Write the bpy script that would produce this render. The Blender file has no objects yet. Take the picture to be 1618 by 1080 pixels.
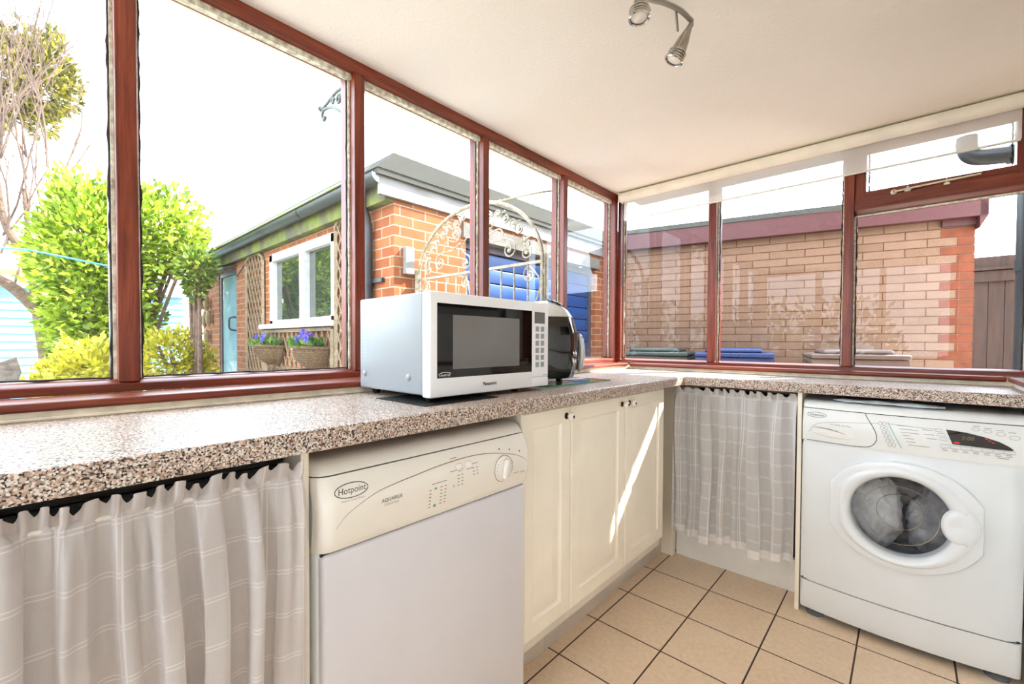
import bpy, bmesh, math, random
from mathutils import Vector, Matrix
from mathutils import noise as mnoise
random.seed(7)
S = bpy.context.scene
COL = S.collection
R = math.radians

# ---------------------------------------------------------------- camera
cam_d = bpy.data.cameras.new('camera')
cam = bpy.data.objects.new('camera', cam_d)
COL.objects.link(cam)
F, Y0, YAW, PIT, ROL = 683.62, 554.30, 0.740220, 0.0202150, -0.00413
fw = Vector((-math.sin(YAW)*math.cos(PIT), math.cos(YAW)*math.cos(PIT), -math.sin(PIT)))
rt = Vector((math.cos(YAW), math.sin(YAW), 0))
dn = fw.cross(rt)
rt2 = rt*math.cos(ROL) + dn*math.sin(ROL)
dn2 = -rt*math.sin(ROL) + dn*math.cos(ROL)
mw = Matrix((rt2, -dn2, -fw)).transposed().to_4x4()
mw.translation = Vector((0, 0, 1.1))
cam.matrix_world = mw
cam_d.sensor_fit = 'HORIZONTAL'
cam_d.sensor_width = 36
cam_d.lens = F/1618*36
cam_d.shift_y = (Y0-540)/1618
cam_d.clip_start = 0.02
cam_d.clip_end = 200
S.camera = cam

# ---------------------------------------------------------------- world, sun, exposure
W = bpy.data.worlds.new('world')
S.world = W
W.use_nodes = True
bg = W.node_tree.nodes['Background']
bg.inputs[0].default_value = (0.86, 0.97, 1.12, 1)
bg.inputs[1].default_value = 3.6
sun_d = bpy.data.lights.new('sun', 'SUN')
sun = bpy.data.objects.new('sun', sun_d)
COL.objects.link(sun)
sun_d.energy = 10.0
sun_d.color = (1.0, 0.95, 0.86)
sun_d.angle = R(0.6)
sun.location = (4, 8, 8)
sun.rotation_euler = Vector((-0.53, -1.0, -1.0)).to_track_quat('-Z', 'Y').to_euler()
S.view_settings.view_transform = 'Standard'
S.view_settings.look = 'None'
S.view_settings.gamma = 1
S.view_settings.use_curve_mapping = False
S.view_settings.exposure = 1.22
S.cycles.max_bounces = 10
S.cycles.diffuse_bounces = 6
S.cycles.glossy_bounces = 5
S.cycles.transmission_bounces = 6
S.cycles.transparent_max_bounces = 24
S.cycles.caustics_reflective = False
S.cycles.caustics_refractive = False
S.cycles.sample_clamp_indirect = 8


# ---------------------------------------------------------------- materials
def lin(c):
    def f(v):
        v /= 255
        return v/12.92 if v <= 0.04045 else ((v+0.055)/1.055)**2.4
    return (f(c[0]), f(c[1]), f(c[2]), 1)


class NT:
    def __init__(s, name):
        s.m = bpy.data.materials.new(name)
        s.m.use_nodes = True
        s.t = s.m.node_tree
        s.t.nodes.clear()
        s.out = s.t.nodes.new('ShaderNodeOutputMaterial')

    def n(s, kind, **kw):
        nd = s.t.nodes.new('ShaderNode'+kind)
        for k, v in kw.items():
            if k in nd.inputs.keys():
                s.put(nd.inputs[k], v)
            else:
                setattr(nd, k, v)
        return nd

    def put(s, sock, v):
        if isinstance(v, bpy.types.NodeSocket):
            s.t.links.new(v, sock)
        else:
            sock.default_value = v

    def ramp(s, fac, stops, interp='LINEAR'):
        r = s.n('ValToRGB')
        r.color_ramp.interpolation = interp
        e = r.color_ramp.elements
        while len(e) > 1:
            e.remove(e[-1])
        e[0].position, e[0].color = stops[0][0], lin(stops[0][1])
        for p, c in stops[1:]:
            x = e.new(p)
            x.color = lin(c)
        s.put(r.inputs[0], fac)
        return r.outputs[0]

    def math(s, op, a, b=0.0):
        m = s.n('Math', operation=op)
        s.put(m.inputs[0], a)
        s.put(m.inputs[1], b)
        return m.outputs[0]

    def coord(s, kind='Object', scale=(1, 1, 1), loc=(0, 0, 0), rot=(0, 0, 0)):
        tc = s.n('TexCoord')
        mp = s.n('Mapping')
        s.put(mp.inputs['Vector'], tc.outputs[kind])
        mp.inputs['Scale'].default_value = scale
        mp.inputs['Location'].default_value = loc
        mp.inputs['Rotation'].default_value = rot
        return mp.outputs[0]

    def noise(s, vec, scale, detail=3, rough=0.5, dist=0.0):
        n = s.n('TexNoise')
        s.put(n.inputs['Vector'], vec)
        n.inputs['Scale'].default_value = scale
        n.inputs['Detail'].default_value = detail
        n.inputs['Roughness'].default_value = rough
        n.inputs['Distortion'].default_value = dist
        return n.outputs['Fac']

    def bump(s, h, strength=0.3, dist=0.01):
        b = s.n('Bump')
        s.put(b.inputs['Height'], h)
        b.inputs['Strength'].default_value = strength
        b.inputs['Distance'].default_value = dist
        return b.outputs[0]

    def mixc(s, fac, a, b, mode='MIX'):
        m = s.n('Mix', data_type='RGBA', blend_type=mode)
        s.put(m.inputs[0], fac)
        s.put(m.inputs[6], a)
        s.put(m.inputs[7], b)
        return m.outputs[2]

    def pbsdf(s, color, rough=0.5, metal=0.0, normal=None, spec=0.5, coat=0.0, emis=None, croug=0.03):
        p = s.n('BsdfPrincipled')
        s.put(p.inputs['Base Color'], color)
        s.put(p.inputs['Roughness'], rough)
        p.inputs['Metallic'].default_value = metal
        p.inputs['Specular IOR Level'].default_value = spec
        p.inputs['Coat Weight'].default_value = coat
        p.inputs['Coat Roughness'].default_value = croug
        if normal is not None:
            s.put(p.inputs['Normal'], normal)
        if emis:
            p.inputs['Emission Color'].default_value = lin(emis[0])
            p.inputs['Emission Strength'].default_value = emis[1]
        return p.outputs[0]

    def done(s, sh):
        s.put(s.out.inputs[0], sh)
        return s.m


def plain(name, c, rough=0.5, metal=0.0, spec=0.5, coat=0.0, var=0.04, nscale=6.0, bump=0.0, bscale=80, emis=None):
    t = NT(name)
    v = t.coord()
    n = t.noise(v, nscale, 4)
    lo = tuple(max(0, x*(1-var)) for x in c)
    hi = tuple(min(255, x*(1+var)) for x in c)
    col = t.ramp(n, [(0.3, lo), (0.7, hi)])
    nm = None
    if bump:
        nm = t.bump(t.noise(v, bscale, 3), bump, 0.002)
    return t.done(t.pbsdf(col, rough, metal, nm, spec, coat, emis))


def wood(name, axis, dark=(72, 24, 12), mid=(118, 45, 24), light=(148, 70, 42), rough=0.35):
    t = NT(name)
    sc = [38, 38, 38]
    sc[axis] = 2.2
    v = t.coord(scale=tuple(sc))
    n = t.noise(v, 1.0, 6, 0.6, 0.6)
    sc2 = [220, 220, 220]
    sc2[axis] = 9
    n2 = t.noise(t.coord(scale=tuple(sc2)), 1.0, 3)
    f = t.math('ADD', t.math('MULTIPLY', n, 0.7), t.math('MULTIPLY', n2, 0.3))
    col = t.ramp(f, [(0.34, dark), (0.5, mid), (0.66, light)])
    r = t.ramp(n2, [(0.3, (70, 70, 70)), (0.7, (120, 120, 120))])
    return t.done(t.pbsdf(col, rough, 0, t.bump(n2, 0.15, 0.001), 0.5))


def m_glass(name, tint=(0.97, 0.985, 0.98), gloss=1.0, dirt=0.0):
    t = NT(name)
    tr = t.n('BsdfTransparent')
    tr.inputs[0].default_value = (*tint, 1)
    gl = t.n('BsdfGlossy')
    gl.inputs['Roughness'].default_value = 0.004
    gl.inputs[0].default_value = (1, 1, 1, 1)
    fr = t.n('Fresnel')
    fr.inputs[0].default_value = 1.5
    mx = t.n('MixShader')
    ge = t.n('NewGeometry')
    front = t.math('SUBTRACT', 1.0, ge.outputs['Backfacing'])
    t.put(mx.inputs[0], t.math('MULTIPLY', t.math('MULTIPLY', fr.outputs[0], gloss), front))
    t.put(mx.inputs[1], tr.outputs[0])
    t.put(mx.inputs[2], gl.outputs[0])
    sh = mx.outputs[0]
    if dirt:
        df = t.n('BsdfDiffuse')
        df.inputs[0].default_value = (0.8, 0.8, 0.78, 1)
        n = t.noise(t.coord(), 3.0, 6, 0.65, 0.5)
        f = t.ramp(n, [(0.50, (0, 0, 0)), (0.78, (255, 255, 255))])
        m2 = t.n('MixShader')
        t.put(m2.inputs[0], t.math('MULTIPLY', f, dirt))
        t.put(m2.inputs[1], sh)
        t.put(m2.inputs[2], df.outputs[0])
        sh = m2.outputs[0]
    return t.done(sh)


def m_brick(name, c1, c2, c3, mortar, bw=0.225, rh=0.075, ms=0.010, var=1.0, hue=None):
    t = NT(name)
    v = t.coord('UV')
    b = t.n('TexBrick')
    t.put(b.inputs['Vector'], v)
    b.inputs['Scale'].default_value = 1
    b.inputs['Brick Width'].default_value = bw
    b.inputs['Row Height'].default_value = rh
    b.inputs['Mortar Size'].default_value = ms/2
    b.inputs['Mortar Smooth'].default_value = 0.15
    b.inputs['Bias'].default_value = -0.1
    b.inputs['Color1'].default_value = lin(c1)
    b.inputs['Color2'].default_value = lin(c2)
    b.inputs['Mortar'].default_value = lin(mortar)
    n = t.noise(v, 9, 5, 0.6)
    n2 = t.noise(v, 90, 3, 0.7)
    col = t.mixc(t.ramp(n, [(0.45, (0, 0, 0)), (0.75, (150, 150, 150))]), b.outputs['Color'], lin(c3))
    col = t.mixc(0.5, col, t.ramp(n2, [(0.3, (150, 150, 150)), (0.7, (255, 255, 255))]), 'MULTIPLY')
    h = t.math('SUBTRACT', t.math('MULTIPLY', n2, 0.25), b.outputs['Fac'])
    return t.done(t.pbsdf(col, 0.9, 0, t.bump(h, 0.6, 0.006), 0.2))


def m_leaf(name, stops, trans=0.45):
    t = NT(name)
    tc = t.n('TexCoord')
    sx = t.n('SeparateXYZ')
    t.put(sx.inputs[0], tc.outputs['UV'])
    col = t.ramp(sx.outputs[0], stops)
    d = t.pbsdf(col, 0.45, 0, None, 0.4)
    tl = t.n('BsdfTranslucent')
    t.put(tl.inputs[0], col)
    mx = t.n('MixShader')
    mx.inputs[0].default_value = trans
    t.put(mx.inputs[1], d)
    t.put(mx.inputs[2], tl.outputs[0])
    return t.done(mx.outputs[0])


def m_sheer(name, clear=0.22, pu=0.10, pv=0.062, hem=None, col=(250, 245, 242)):
    """sheer white voile with woven double lines; UV in metres of cloth"""
    t = NT(name)
    tc = t.n('TexCoord')
    sx = t.n('SeparateXYZ')
    t.put(sx.inputs[0], tc.outputs['UV'])

    def lines(c, period, w):
        f = t.math('FRACT', t.math('DIVIDE', c, period))
        a = t.math('LESS_THAN', t.math('ABSOLUTE', t.math('SUBTRACT', f, 0.45)), w)
        b = t.math('LESS_THAN', t.math('ABSOLUTE', t.math('SUBTRACT', f, 0.53)), w)
        return t.math('MAXIMUM', a, b)
    ln = t.math('MAXIMUM', lines(sx.outputs[0], pu, 0.016), lines(sx.outputs[1], pv, 0.014))
    wv = t.noise(t.coord('UV', scale=(40, 900, 1)), 1.0, 2)
    wv2 = t.noise(t.coord('UV', scale=(900, 40, 1)), 1.0, 2)
    w = t.math('MULTIPLY', t.math('ADD', wv, wv2), 0.5)
    opq = t.math('ADD', 1-clear-0.09, t.math('MULTIPLY', w, 0.18))
    opq = t.math('MINIMUM', t.math('ADD', opq, t.math('MULTIPLY', ln, 0.24)), 1.0)
    if hem is not None:
        opq = t.math('MINIMUM', t.math('ADD', opq, t.math('MULTIPLY', t.math('GREATER_THAN', sx.outputs[1], hem), 0.25)), 1.0)
    lw = t.n('LayerWeight')
    lw.inputs[0].default_value = 0.5
    edge = t.math('MULTIPLY', t.math('POWER', lw.outputs['Facing'], 1.5), 0.85)
    opq = t.math('ADD', opq, t.math('MULTIPLY', t.math('SUBTRACT', 1.0, opq), edge))
    d = t.n('BsdfDiffuse')
    d.inputs[0].default_value = lin(col)
    tl = t.n('BsdfTranslucent')
    tl.inputs[0].default_value = lin((240, 234, 230))
    a = t.n('MixShader')
    a.inputs[0].default_value = 0.15
    t.put(a.inputs[1], d.outputs[0])
    t.put(a.inputs[2], tl.outputs[0])
    tr = t.n('BsdfTransparent')
    b = t.n('MixShader')
    t.put(b.inputs[0], opq)
    t.put(b.inputs[1], tr.outputs[0])
    t.put(b.inputs[2], a.outputs[0])
    return t.done(b.outputs[0])


def m_worktop():
    t = NT('speckled_laminate')
    v = t.coord()
    vo = t.n('TexVoronoi')
    t.put(vo.inputs['Vector'], v)
    vo.inputs['Scale'].default_value = 390
    sx = t.n('SeparateColor')
    t.put(sx.inputs[0], vo.outputs['Color'])
    col = t.ramp(sx.outputs[0], [(0.0, (44, 38, 36)), (0.17, (100, 84, 74)), (0.29, (184, 150, 128)),
                                 (0.50, (200, 177, 160)), (0.70, (222, 213, 203)), (0.9, (160, 140, 126))], 'CONSTANT')
    n = t.noise(v, 260, 2)
    nm = t.bump(n, 0.22, 0.0008)
    return t.done(t.pbsdf(col, 0.36, 0, nm, 0.34, 0.08, croug=0.2))


def m_tiles():
    t = NT('floor_tiles')
    v = t.coord(loc=(0.891, -1.9945+0.257*12, 0))
    b = t.n('TexBrick')
    b.offset = 0.0
    t.put(b.inputs['Vector'], v)
    b.inputs['Scale'].default_value = 1
    b.inputs['Brick Width'].default_value = 0.2575
    b.inputs['Row Height'].default_value = 0.2575
    b.inputs['Mortar Size'].default_value = 0.0028
    b.inputs['Mortar Smooth'].default_value = 0.1
    b.inputs['Bias'].default_value = 0
    b.inputs['Color1'].default_value = lin((250, 224, 194))
    b.inputs['Color2'].default_value = lin((244, 217, 186))
    b.inputs['Mortar'].default_value = lin((58, 42, 30))
    o = t.coord()
    n = t.noise(o, 7, 4, 0.55)
    n2 = t.noise(o, 60, 4, 0.7)
    col = t.mixc(t.ramp(n, [(0.48, (0, 0, 0)), (0.72, (120, 120, 120))]), b.outputs['Color'], lin((226, 186, 148)))
    col = t.mixc(0.35, col, t.ramp(n2, [(0.3, (185, 185, 185)), (0.7, (255, 255, 255))]), 'MULTIPLY')
    col = t.mixc(b.outputs['Fac'], col, lin((58, 42, 30)))
    h = t.math('SUBTRACT', t.math('MULTIPLY', n2, 0.1), b.outputs['Fac'])
    return t.done(t.pbsdf(col, 0.42, 0, t.bump(h, 0.4, 0.002), 0.4))


def m_ceiling():
    t = NT('textured_ceiling_paint')
    v = t.coord()
    n = t.noise(v, 95, 4, 0.65)
    n2 = t.noise(v, 1.5, 2)
    sp = t.noise(v, 14, 6, 0.8)
    col = t.ramp(n2, [(0.3, (248, 240, 230)), (0.7, (252, 246, 238))])
    col = t.mixc(t.ramp(sp, [(0.735, (0, 0, 0)), (0.76, (200, 200, 200))]), col, lin((150, 120, 95)))
    return t.done(t.pbsdf(col, 0.85, 0, t.bump(n, 0.55, 0.004), 0.2))


def m_felt(name, c, moss=None):
    t = NT(name)
    v = t.coord()
    n = t.noise(v, 130, 3, 0.8)
    n2 = t.noise(v, 5, 5, 0.6)
    col = t.ramp(n, [(0.3, tuple(x*0.72 for x in c)), (0.7, tuple(min(255, x*1.2) for x in c))])
    if moss:
        col = t.mixc(t.ramp(n2, [(0.45, (0, 0, 0)), (0.62, (220, 220, 220))]), col, lin(moss))
    return t.done(t.pbsdf(col, 0.95, 0, t.bump(n, 0.5, 0.004), 0.1))


M = {}
M['wood_x'] = wood('mahogany_x', 0)
M['wood_y'] = wood('mahogany_y', 1)
M['wood_z'] = wood('mahogany_z', 2)
M['worktop'] = m_worktop()
M['tiles'] = m_tiles()
M['ceiling'] = m_ceiling()
M['wall'] = plain('wall_paint', (246, 242, 234), 0.7, bump=0.1)
M['cream_paint'] = plain('cream_gloss_paint', (228, 216, 192), 0.4, var=0.08, nscale=25)
M['flaky_paint'] = plain('flaking_cream_paint', (225, 212, 190), 0.6, var=0.22, nscale=60, bump=0.5, bscale=60)
M['cabinet'] = plain('cream_cabinet_foil', (250, 240, 222), 0.33, var=0.02)
M['carcass'] = plain('cabinet_carcass', (228, 220, 205), 0.5)
M['plinth'] = plain('beige_plinth', (206, 194, 182), 0.4)
M['white_panel'] = plain('white_panel', (240, 236, 230), 0.35)
M['appliance'] = plain('white_enamel', (234, 236, 238), 0.22, var=0.01, coat=0.3)
M['dryer_enamel'] = plain('dryer_enamel', (218, 213, 216), 0.22, var=0.01, coat=0.3)
M['console'] = plain('cream_white_plastic', (238, 231, 220), 0.28, var=0.01)
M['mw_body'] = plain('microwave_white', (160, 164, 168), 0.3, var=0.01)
M['mw_front'] = plain('microwave_front_plastic', (248, 247, 248), 0.32, var=0.01)
M['ink'] = plain('dark_print', (45, 40, 38), 0.5)
M['ink_soft'] = plain('grey_print', (150, 142, 136), 0.5)
M['ink_green'] = plain('green_print', (70, 160, 130), 0.5)
M['ink_teal'] = plain('pale_teal_print', (160, 205, 195), 0.5)
M['gold_line'] = plain('bronze_line', (150, 118, 88), 0.4)
M['white_ink'] = plain('white_print', (240, 240, 240), 0.5)
M['seam'] = plain('dark_seam', (50, 46, 42), 0.7)
M['black_gloss'] = plain('black_gloss_plastic', (9, 9, 10), 0.08, spec=0.5, coat=0.6, var=0.0)
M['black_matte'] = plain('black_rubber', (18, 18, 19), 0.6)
M['door_glass'] = plain('dark_oven_glass', (10, 9, 9), 0.04, spec=0.45, coat=0.0, var=0.0)
M['oven_reflection'] = plain('oven_window_reflection', (118, 115, 112), 0.06, spec=0.45, coat=0.0, var=0.03)  # grey base stands in for a pale wall reflected in the door
M['silver'] = plain('silver_plastic', (208, 205, 200), 0.3, 0.25)
M['chrome'] = plain('chrome', (200, 196, 190), 0.12, 1.0)
M['brushed'] = plain('brushed_nickel', (172, 166, 156), 0.32, 0.9)
M['lens'] = plain('frosted_lamp_lens', (245, 238, 228), 0.25)
M['drum'] = plain('drum_steel', (150, 148, 146), 0.3, 0.85)
M['gasket'] = plain('grey_rubber_gasket', (105, 100, 98), 0.5)
M['laundry'] = plain('pale_laundry', (250, 240, 234), 0.9, var=0.16, nscale=16, bump=0.6, bscale=30)
M['laundry_dark'] = plain('grey_laundry', (172, 170, 172), 0.9, var=0.2, nscale=16, bump=0.6, bscale=30)
M['laundry_mid'] = plain('brown_grey_laundry', (200, 188, 178), 0.9, var=0.2, nscale=16, bump=0.6, bscale=30)
M['foot'] = plain('grey_foot', (120, 120, 122), 0.5)
M['ceramic'] = plain('white_ceramic', (246, 240, 230), 0.12, coat=0.6)
M['brass'] = plain('dark_brass', (70, 48, 30), 0.35, 0.8)
M['washer_console'] = plain('washer_console_plastic', (234, 233, 230), 0.28, var=0.01)
M['display'] = plain('display_black', (22, 8, 8), 0.1, coat=0.6)
M['led_red'] = plain('red_led', (200, 30, 24), 0.4, emis=((255, 30, 20), 0.25))
M['led_amber'] = plain('amber_led', (120, 106, 50), 0.5)
M['glass'] = m_glass('window_glass', gloss=0.8, dirt=0.03)
M['glass_b'] = m_glass('window_glass_back', gloss=0.42, dirt=0.025)
M['porthole'] = m_glass('porthole_glass', (0.86, 0.87, 0.88), 2.0)
M['board'] = m_glass('green_board_glass', (0.82, 0.93, 0.89), 1.2)
M['board_edge'] = plain('glass_edge_green', (70, 150, 128), 0.15)
M['blind_white'] = plain('blind_cassette', (244, 236, 222), 0.4)
M['sheer_l'] = m_sheer('voile_left', 0.20, 0.115, 0.075, 0.86, (224, 215, 211))
M['sheer_r'] = m_sheer('voile_right', 0.36, 0.13, 0.068, 0.685)
M['sheer_blind'] = m_sheer('blind_voile', 0.34, 99.0, 99.0)
M['poly'] = plain('clouded_polythene', (176, 184, 188), 0.12, var=0.1, nscale=30, coat=0.5)
M['wire'] = plain('curtain_wire', (235, 230, 220), 0.4)
M['card'] = plain('brown_card', (190, 150, 105), 0.9)
M['backing'] = plain('dark_shade_backing', (44, 50, 60), 0.5)  # dark blue that darkens the space behind the right curtain
# outside
M['brick_red'] = m_brick('orange_red_brick', (162, 98, 62), (142, 78, 48), (178, 126, 90), (168, 152, 130))
M['brick_buff'] = m_brick('buff_brick', (138, 108, 88), (126, 97, 78), (152, 124, 104), (92, 58, 36), bw=0.30, rh=0.076, ms=0.009)
M['quoin'] = plain('red_quoin_brick', (104, 48, 20), 0.85, var=0.14, nscale=12, bump=0.4)
M['quoin_pale'] = plain('pale_quoin_brick', (150, 112, 84), 0.85, var=0.1, nscale=12, bump=0.4)
M['felt'] = m_felt('grey_mineral_felt', (76, 75, 70))
M['felt_moss'] = m_felt('mossy_felt', (118, 118, 104), (112, 122, 50))
M['fascia_moss'] = m_felt('mossy_fascia', (92, 88, 74), (120, 130, 56))
M['fascia_white'] = plain('weathered_white_fascia', (126, 123, 118), 0.6, var=0.10, nscale=5)
M['fascia_red'] = plain('maroon_fascia', (74, 28, 27), 0.6, var=0.14, nscale=30)
M['lintel'] = m_felt('stained_lintel', (116, 112, 106), (92, 86, 76))
M['gutter'] = plain('black_gutter', (44, 46, 44), 0.45, var=0.25, nscale=30)
M['gutter_white'] = plain('white_gutter_end', (170, 168, 164), 0.4)
M['blue_door'] = plain('blue_door_paint', (24, 66, 122), 0.35, var=0.06)
M['white_frame'] = plain('white_window_paint', (200, 198, 194), 0.5, var=0.05, nscale=20)
M['dark_glass'] = plain('dark_window_pane', (48, 54, 46), 0.03, spec=0.9, coat=1.0, var=0.0)
M['door_reflection'] = plain('ribbed_glass_blue_reflection', (120, 156, 168), 0.12, spec=0.8, coat=1.0, var=0.05)  # pale blue of the reflected shed put into the base colour
M['door_frame_dark'] = plain('dark_door_frame', (70, 62, 66), 0.5)
M['trellis'] = plain('weathered_trellis_wood', (126, 108, 84), 0.8, var=0.14, nscale=30)
M['wicker'] = plain('wicker', (84, 64, 42), 0.85, var=0.45, nscale=90, bump=1.0, bscale=90)
M['gate_paint'] = plain('white_gate_paint', (150, 138, 118), 0.5, var=0.2, nscale=40)
M['iron'] = plain('grey_green_iron', (92, 100, 96), 0.6, var=0.2, nscale=60)
M['rope'] = plain('weathered_rope', (150, 140, 112), 0.9, var=0.2, nscale=120)
M['line_blue'] = plain('blue_line', (60, 150, 210), 0.5)
M['soil_pipe'] = plain('grey_black_pipe', (50, 52, 54), 0.4, var=0.12)
M['bin_blue'] = plain('blue_bin_plastic', (24, 44, 96), 0.45)
M['bin_black'] = plain('dark_green_bin_plastic', (44, 52, 46), 0.45)
M['bin_brown'] = plain('brown_bin_plastic', (104, 84, 76), 0.45)
M['fence'] = wood('dark_fence_wood', 2, (38, 21, 12), (54, 32, 20), (68, 44, 30), 0.8)
M['shed_blue'] = plain('pale_blue_shed_paint', (112, 168, 192), 0.7, var=0.06)
M['shed_cream'] = plain('cream_shed_paint', (224, 214, 190), 0.7)
M['terracotta'] = plain('terracotta', (190, 118, 70), 0.8)
M['roof_pale'] = plain('pale_roof', (200, 192, 184), 0.8)
M['bark'] = plain('bark', (92, 72, 58), 0.9, var=0.25, nscale=30, bump=0.6)
M['twig'] = plain('pale_twig', (96, 76, 66), 0.9, var=0.2)
M['old_timber'] = plain('grey_old_timber', (70, 64, 60), 0.9, var=0.35, nscale=40, bump=0.6)
M['paving'] = plain('grey_paving', (186, 182, 172), 0.9, var=0.12, nscale=3)
M['stone'] = plain('stone_ornament', (150, 130, 100), 0.9, var=0.2, nscale=30)
M['leaf_bright'] = m_leaf('bright_leaf', [(0, (72, 96, 26)), (0.35, (122, 148, 34)), (0.75, (168, 186, 50)), (1, (198, 206, 92))])
M['leaf_yellow'] = m_leaf('yellow_leaf', [(0, (120, 126, 30)), (0.4, (176, 168, 36)), (1, (216, 204, 80))])
M['leaf_olive'] = m_leaf('olive_leaf', [(0, (48, 52, 14)), (0.5, (98, 96, 26)), (1, (146, 134, 46))])
M['leaf_dark'] = m_leaf('hedge_leaf', [(0, (50, 70, 24)), (0.5, (92, 116, 36)), (1, (150, 160, 60))])
M['leaf_plant'] = m_leaf('plant_leaf', [(0, (62, 96, 36)), (1, (120, 156, 60))])
M['petal_blue'] = m_leaf('violet_petal', [(0, (86, 70, 170)), (1, (130, 120, 215))])
M['petal_white'] = m_leaf('white_petal', [(0, (235, 232, 230)), (1, (250, 250, 250))])


# ---------------------------------------------------------------- mesh builder
class MB:
    def __init__(s):
        s.b = bmesh.new()
        s.uv = s.b.loops.layers.uv.new('UVMap')
        s.M = Matrix.Identity(4)
        s.custom = set()

    def v(s, p):
        return s.b.verts.new(s.M @ Vector(p))

    def face(s, vs, uvs=None):
        try:
            f = s.b.faces.new(vs)
        except ValueError:
            return None
        if uvs:
            for l, q in zip(f.loops, uvs):
                l[s.uv].uv = q
            s.custom.add(f)
        return f

    def box(s, x0, x1, y0, y1, z0, z1, bev=0.0, seg=2):
        m = s.M @ Matrix.Translation(((x0+x1)/2, (y0+y1)/2, (z0+z1)/2)) @ Matrix.Diagonal((abs(x1-x0), abs(y1-y0), abs(z1-z0), 1))
        r = bmesh.ops.create_cube(s.b, size=1, matrix=m)
        if bev:
            es = set()
            for v in r['verts']:
                es.update(v.link_edges)
            bmesh.ops.bevel(s.b, geom=list(es), offset=bev, segments=seg, affect='EDGES', profile=0.5)
        return s

    def tube(s, pts, r, seg=8, closed=False, caps=True, flat=None):
        pts = [Vector(p) for p in pts]
        n = len(pts)
        rs = r if isinstance(r, (list, tuple)) else [r]*n
        tang = []
        for i in range(n):
            a = pts[(i-1) % n] if (closed or i > 0) else pts[0]
            b = pts[(i+1) % n] if (closed or i < n-1) else pts[-1]
            t = b-a
            tang.append(t.normalized() if t.length > 1e-9 else Vector((0, 0, 1)))
        t0 = tang[0]
        u = t0.orthogonal().normalized()
        rings = []
        for i in range(n):
            t = tang[i]
            u = (u - t*u.dot(t))
            u = u.normalized() if u.length > 1e-6 else t.orthogonal().normalized()
            w = t.cross(u)
            rings.append([s.v(pts[i]+(u*math.cos(2*math.pi*k/seg)+w*math.sin(2*math.pi*k/seg))*rs[i]) for k in range(seg)])
        m = n if closed else n-1
        for i in range(m):
            A, B = rings[i], rings[(i+1) % n]
            for k in range(seg):
                s.face([A[k], A[(k+1) % seg], B[(k+1) % seg], B[k]])
        if caps and not closed:
            s.face(rings[0][::-1])
            s.face(rings[-1])
        return s

    def bar(s, a, b, w, h, up=(0, 0, 1)):
        """rectangular bar from a to b, w across, h along up"""
        a, b = Vector(a), Vector(b)
        t = (b-a).normalized()
        upv = Vector(up)
        u = t.cross(upv)
        u = u.normalized() if u.length > 1e-6 else t.orthogonal().normalized()
        w2 = u.cross(t)
        q = [(-1, -1), (1, -1), (1, 1), (-1, 1)]
        A = [s.v(a+u*i*w/2+w2*j*h/2) for i, j in q]
        B = [s.v(b+u*i*w/2+w2*j*h/2) for i, j in q]
        for k in range(4):
            s.face([A[k], A[(k+1) % 4], B[(k+1) % 4], B[k]])
        s.face(A[::-1])
        s.face(B)
        return s

    def lathe(s, prof, org=(0, 0, 0), axis=(0, 0, 1), seg=32, sx=1.0, sy=1.0, cap0=False, cap1=False):
        q = Vector(axis).to_track_quat('Z', 'Y').to_matrix().to_4x4()
        m = Matrix.Translation(org) @ q
        rings = []
        for r, z in prof:
            rings.append([s.v(m @ Vector((r*sx*math.cos(2*math.pi*k/seg), r*sy*math.sin(2*math.pi*k/seg), z))) for k in range(seg)])
        for A, B in zip(rings, rings[1:]):
            for k in range(seg):
                s.face([A[k], A[(k+1) % seg], B[(k+1) % seg], B[k]])
        if cap0:
            s.face(rings[0][::-1])
        if cap1:
            s.face(rings[-1])
        return s

    def grid(s, f, nu, nv, uvf=None, closeu=False):
        V = [[s.v(f(i/nu, j/nv)) for j in range(nv+1)] for i in range(nu if closeu else nu+1)]
        for i in range(nu):
            for j in range(nv):
                i2 = (i+1) % nu if closeu else i+1
                uvs = None
                if uvf:
                    uvs = [uvf(i/nu, j/nv), uvf((i+1)/nu, j/nv), uvf((i+1)/nu, (j+1)/nv), uvf(i/nu, (j+1)/nv)]
                s.face([V[i][j], V[i2][j], V[i2][j+1], V[i][j+1]], uvs)
        return V

    def prism(s, poly, fn0, fn1):
        """poly 2-D outline; fn0/fn1 map (a,b) to the two end faces"""
        A = [s.v(fn0(*p)) for p in poly]
        B = [s.v(fn1(*p)) for p in poly]
        n = len(poly)
        for k in range(n):
            s.face([A[k], A[(k+1) % n], B[(k+1) % n], B[k]])
        s.face(A[::-1])
        s.face(B)
        return s

    def leaf(s, p, d, size, ratio=0.5, u=None):
        p, d = Vector(p), Vector(d).normalized()
        side = d.cross(Vector((random.uniform(-1, 1), random.uniform(-1, 1), random.uniform(-1, 1))))
        if side.length < 1e-4:
            side = d.orthogonal()
        side = side.normalized()*size*ratio*0.5
        nrm = d.cross(side).normalized()*size*0.08
        u = random.random() if u is None else u
        vs = [s.v(p), s.v(p+d*size*0.45+side+nrm), s.v(p+d*size), s.v(p+d*size*0.45-side+nrm)]
        s.face(vs, [(u, 0)]*4)

    def sphere(s, c, r, seg=12, sc=(1, 1, 1)):
        bmesh.ops.create_uvsphere(s.b, u_segments=seg, v_segments=max(6, seg*2//3), radius=1,
                                  matrix=s.M @ Matrix.Translation(c) @ Matrix.Diagonal((r*sc[0], r*sc[1], r*sc[2], 1)))
        return s

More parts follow.
